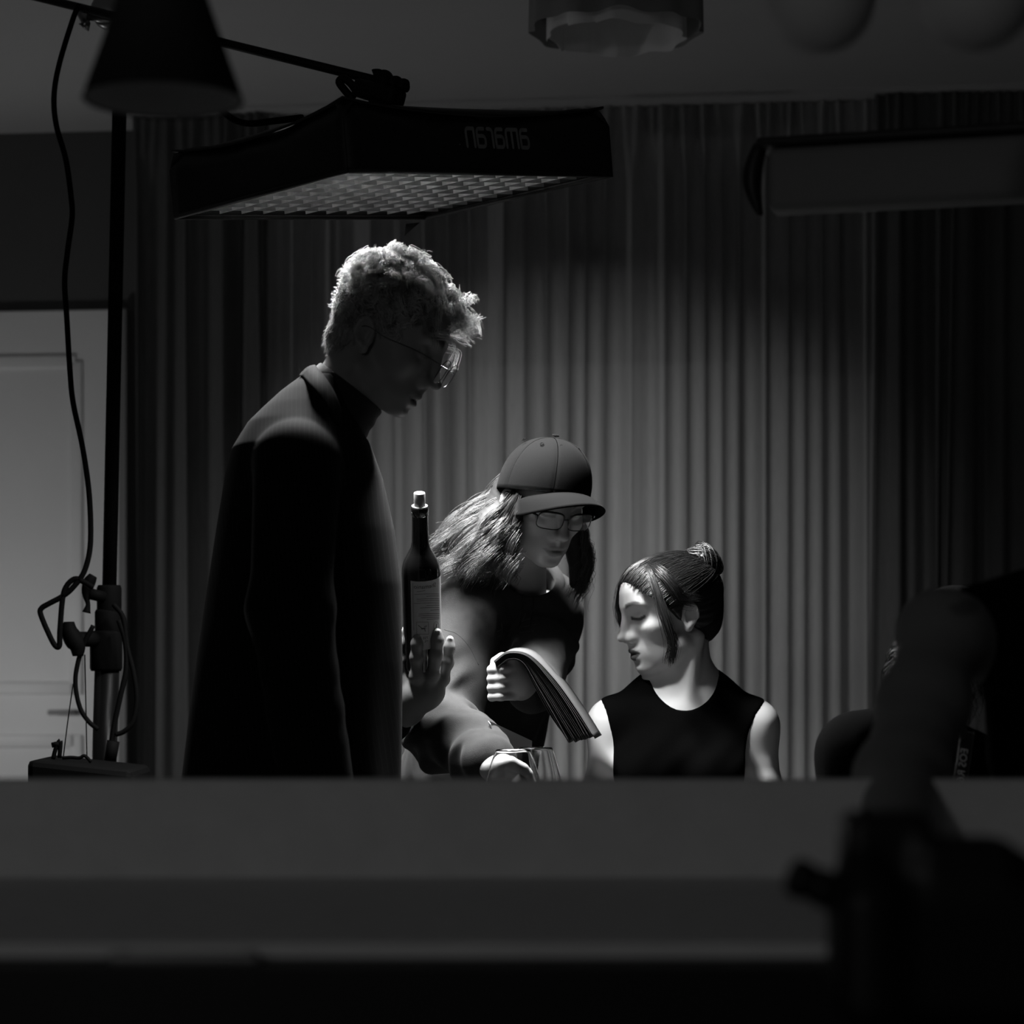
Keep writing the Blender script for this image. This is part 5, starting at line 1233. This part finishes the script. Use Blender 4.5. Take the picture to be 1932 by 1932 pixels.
# ------------------------------------------------------------------ dark seated person behind, at the right
OH = P(1806, 1262, 3.80); OR = head_axes((.75, -.65), 8); OS = 1.0
oth = thing('person', 'dark-haired person in black with a camera strap, half hidden at the right', 'person', P(1800, 0, 3.85) * V(1, 1, 0))
def oth_skin(p):
    d = head_at(p, OH, OR, OS); d = su(d, cap(p, OH + V(0, .03, -.02), P(1800, 1420, 3.84), .05, .055), .02)
    d = np.minimum(d, cap(p, P(1800, 1460, 3.85), P(1800, 1800, 3.88), .08, .11)); return d
v, q = sdf_mesh(oth_skin, OH + V(-.14, -.14, -.62), OH + V(.14, .22, .16), .005)
child_of(oth, mesh_np('body', v, q, mat('skin_fair', .5, attr='Col'), None, True, head_colour((v - OH) @ OR, .6)))
def oth_cloth(p):
    d = cap(p, P(1800, 1470, 3.86), P(1800, 1900, 3.90), .14, .17); d = su(d, cap(p, P(1800, 1400, 3.85), P(1618, 1420, 3.84), .055, .055), .06); d = su(d, cap(p, P(1800, 1400, 3.85), P(1985, 1420, 3.84), .055, .055), .06)
    d = su(d, chain(p, [P(1618, 1425, 3.84), P(1606, 1700, 3.80), P(1720, 1760, 3.62)], [.058, .052, .042], .03), .03); d = su(d, chain(p, [P(1985, 1425, 3.84), P(1995, 1700, 3.80), P(1880, 1760, 3.62)], [.058, .052, .042], .03), .03)
    d = su(d, cap(p, P(1802, 1450, 3.85), P(1806, 1352, 3.835), .080, .074), .03)
    return d - f32(.008) * folds(p, 31, (.2, .1, .9), 7, 20)
v, q = sdf_mesh(oth_cloth, P(1540, 2000, 3.8) * V(1, 0, 1) + V(0, 3.52, 0), P(2060, 1260, 3.8) * V(1, 0, 1) + V(0, 4.10, 0), .007); v = relax(v, q, 1)
child_of(oth, mesh_np('black_top', v, q, mat('black_fleece', .004, .95, .03)))
for s in (-1, 1):
    mb = MB(); x = P(1800, 0, 3.9)[0] + s * .10; mb.tube(spline([V(x, 3.92, .56), V(x, 3.60, .54), V(x, 3.50, .45), V(x, 3.54, .06)], 5), np.linspace(.085, .05, 16), 14); child_of(oth, mb.build('trouser_leg', mat('black_tights', .02), None, True))
    mb = MB(); mb.box((x, 3.50, .035), (.09, .25, .07), bev=.03); child_of(oth, mb.build('shoe', mat('black_leather', .01), None, True))
st2 = thing('stool', 'dark stool under the half-hidden person at the right', 'stool', P(1800, 0, 3.9) * V(1, 1, 0)); sx0 = P(1800, 0, 3.92)[0]
mb = MB(); mb.lathe([(.16, 0), (.17, .01), (.17, .035), (.15, .045)], V(sx0, 3.93, .40), 32); child_of(st2, mb.build('seat', mat('chair_black', .02), None, True))
for a in (.8, 2.4, 3.9, 5.5): mb = MB(); mb.tube([V(sx0 + .11 * math.cos(a), 3.93 + .11 * math.sin(a), .40), V(sx0 + .16 * math.cos(a), 3.93 + .16 * math.sin(a), 0)], .013, 10); child_of(st2, mb.build('leg', mat('chair_black', .02), None, True))
rng = np.random.default_rng(8); S = []
for i in range(1500):
    u = nrm(rng.normal(0, 1, 3)); u[2] = abs(u[2]) * .9 - .15
    if u @ OR[:, 0] > .72: continue
    r0 = OH + V(0, .005, .045) + u * V(.088, .096, .090); t = np.linspace(0, 1, 16); ln = rng.uniform(.10, .17); ph = rng.uniform(0, 6.28); h = rng.uniform(.006, .012)
    pt = r0 + (u * V(1, 1, .3)) * (.028 * np.sin(t * 2))[:, None] + V(0, 0, -1) * (ln * t ** 1.3)[:, None] * .9
    S.append(pt + np.stack([np.sin(t * 11 + ph) * h, np.cos(t * 11 + ph) * h, 0 * t], 1) * np.minimum(1, t * 3)[:, None])
child_of(oth, strands('curly_hair', np.array(S), rng.uniform(.0006, .0011, len(S)), hairm))
def oth_hair(p):
    d = su(ell(p, OH + V(0, .015, .045), (.090, .098, .092)), ell(p, OH + V(0, .05, -.03), (.095, .07, .09)), .04); m_ = (p - OH.astype(f32)) @ OR[:, 0].astype(f32); return si(d, (m_ - .055), .02)
v, q = sdf_mesh(oth_hair, OH - .18, OH + .2, .006); child_of(oth, mesh_np('hair', v, q, hairm))
# camera strap with lettering, seen mirrored
sp = thing('camera_strap', 'black camera strap lettered EOS R6 hanging at the right', 'strap', P(1815, 1440, 3.66)); a_, b_ = P(1826, 1380, 3.58), P(1806, 1520, 3.56); sd_ = nrm(b_ - a_); sx1 = nrm(np.cross(sd_, (0, -1, 0))); sx1 = sx1 if sx1[0] > 0 else -sx1
mb = MB(); R_ = np.stack([sx1, np.cross(sd_, sx1), sd_], 1); mb.box((a_ + b_) / 2, (.022, .003, np.linalg.norm(b_ - a_)), R_, .001); strap = child_of(sp, mb.build('strap_band', mat('strap_web', .012, .7), None, False))
for s in (-1, 1): mb = MB(); mb.box((a_ + b_) / 2 + sx1 * s * .0095 + V(0, -.002, 0), (.0008, .001, np.linalg.norm(b_ - a_)), R_); child_of(strap, mb.build('stitching', mat('strap_stitch', .10, .7), None, False))
mb = MB(); v2, f2 = text_geo('EOS R6'); v2 = v2 - v2.min(0); k = .050 / v2[:, 0].max(); v2 = v2 * k; o0 = P(1819, 1413, 3.573); hgt = v2[:, 1].max()
mb.add([o0 + sd_ * a + sx1 * (hgt / 2 - b) + V(0, -.0035, 0) for a, b in v2], f2); child_of(strap, mb.build('lettering', mat('strap_print', .95, .6), None, False))
# ------------------------------------------------------------------ near person leaning on the counter: bare arm, black top
fo = thing('person', 'blurred person in black leaning a bare arm on the counter at the right edge', 'person', V(.72, 2.85, 0))
e_sh, e_m, e_el, e_wr = P(1778, 1196, 2.76), P(1742, 1330, 2.66), P(1704, 1470, 2.52), P(1694, 1606, 2.20)
def fo_skin(p):
    d = ell(p, e_sh, (.045, .05, .045)); d = su(d, chain(p, [e_sh, e_m, e_el, e_wr], [.044, .047, .048, .031], .03), .03)
    h = e_wr + V(-.012, -.075, -.004); d = su(d, ell(p, h, (.042, .050, .017)), .03)
    for k in range(4): b = h + V(-.032 + k * .021, -.035, 0); d = su(d, chain(p, [b, b + V(-.004, -.035, .004), b + V(-.006, -.062, -.006)], [.0095, .009, .0075], .005), .006)
    d = su(d, chain(p, [h + V(-.02, .03, 0), h + V(-.055, .005, 0), h + V(-.070, -.028, -.003)], [.013, .011, .009], .008), .012)
    d = su(d, cap(p, e_sh, P(1960, 1230, 2.90), .042, .06), .03); d = su(d, cap(p, P(2000, 1240, 2.93), P(2040, 1700, 2.97), .07, .10), .05)
    d = su(d, cap(p, P(2080, 1190, 2.95), P(2130, 1060, 2.95), .05, .048), .03); d = np.minimum(d, head_at(p, P(2150, 960, 2.92), head_axes((-.75, -.65), 12), 1.0)); return d
v, q = sdf_mesh(fo_skin, V(.35, 2.02, .80), V(1.0, 3.14, 1.50), .0045)
child_of(fo, mesh_np('body', v, q, mat('skin_arm', .20, .55, .3, attr='Col'), None, True, head_colour((v - P(2150, 960, 2.92)) @ head_axes((-.75, -.65), 12), .6)))
def fo_top(p):
    d = su(cap(p, P(1830, 1192, 2.80), P(2040, 1200, 2.93), .055, .105), ell(p, P(2080, 1440, 2.94), (.125, .115, .20)), .05); d = su(d, cap(p, P(2085, 1450, 2.94), P(2100, 1900, 3.0), .115, .13), .06)
    d = su(d, cap(p, P(1908, 1215, 2.90), P(1918, 1420, 2.92), .036, .036), .03)
    d = np.maximum(d, -(p[:, 0] - f32(P(1828, 0, 2.78)[0]) - (f32(1.15) - p[:, 2]) * f32(.12))); return d
v, q = sdf_mesh(fo_top, V(.45, 2.68, .66), V(1.12, 3.20, 1.30), .007); child_of(fo, mesh_np('black_top', v, q, mat('black_fleece', .01)))
hd = P(2150, 960, 2.92); mb_ = lambda p: su(ell(p, hd + V(.01, .02, .05), (.10, .105, .10)), ell(p, hd + V(.03, .06, -.03), (.09, .07, .12)), .04)
v, q = sdf_mesh(lambda p: si(mb_(p), (p - hd.astype(f32)) @ head_axes((-.75, -.65), 12)[:, 0].astype(f32) - f32(.045), .02), hd - .2, hd + .2, .007); child_of(fo, mesh_np('hair', v, q, hairm))
for s in (-1, 1):
    mb = MB(); x = .76 + s * .08; mb.tube([V(x, 3.0, .80), V(x, 3.0, .45), V(x, 3.0, .05)], [.10, .075, .055], 16); child_of(fo, mb.build('trouser_leg', mat('black_tights', .02), None, True)); mb = MB(); mb.box((x, 2.97, .04), (.1, .26, .08), bev=.03); child_of(fo, mb.build('shoe', mat('black_leather', .01), None, True))
# ------------------------------------------------------------------ camera on a tripod right in front of the counter
kc = P(1800, 1822, 1.60); tc_ = thing('camera_on_tripod', 'blurred black camera on a tripod in the lower right corner', 'camera', kc * V(1, 1, 0)); km = mat('camera_black', .008, .45, .35)
def kcam(p):
    c = kc + V(-.005, 0, .012); d = boxd(p, c, (.072, .035, .048), None, .016); d = su(d, boxd(p, c + V(.010, 0, .056), (.036, .030, .020), None, .012), .012); d = su(d, boxd(p, c + V(-.058, -.004, .0), (.020, .042, .050), None, .016), .015); d = su(d, ell(p, c + V(-.062, -.018, .052), (.014, .016, .014)), .012); d = su(d, boxd(p, c + V(-.042, .004, .070), (.030, .026, .024), None, .010), .012); return su(d, cap(p, c + V(.048, 0, .046), c + V(.048, 0, .056), .013, .012), .006)
v, q = sdf_mesh(kcam, kc - V(.12, .08, .10), kc + V(.12, .08, .14), .004); child_of(tc_, mesh_np('camera_body', v, q, km))
mb = MB(); mb.lathe([(.036, .0), (.038, .01), (.038, .05), (.041, .055), (.041, .105), (.037, .11), (.001, .105)], kc + V(.0, .030, .008), 36, axis=(0, 1, 0)); child_of(tc_, mb.build('lens', km, None, True))
mb = MB(); mb.tube(spline([P(1660, 1730, 1.60), P(1590, 1695, 1.60), P(1545, 1672, 1.60), P(1515, 1660, 1.60), P(1486, 1650, 1.60)], 5), [.007, .008, .009, .010, .0115, .013, .0135, .0125, .0125, .0135, .0135, .0125, .012, .0125, .0135, .0140, .0140, .0138, .0132, .012, .008], 14); child_of(tc_, mb.build('pan_handle', km, None, True))
mb = MB(); mb.box(kc + V(0, 0, -.055), (.09, .06, .02), bev=.005); mb.tube([kc + V(0, 0, -.06), kc + V(0, 0, -.12)], [.03, .026], 20); mb.tube([kc + V(0, 0, -.10), V(kc[0], kc[1], .45)], .015, 14); child_of(tc_, mb.build('tripod_head', km, None, True))
for a in (.3, 3.3, 4.9):
    mb = MB(); mb.tube([V(kc[0], kc[1], .62), V(kc[0] + .20 * math.cos(a), kc[1] + .18 * math.sin(a), .01)], [.014, .010], 10); child_of(tc_, mb.build('tripod_leg', km, None, True))
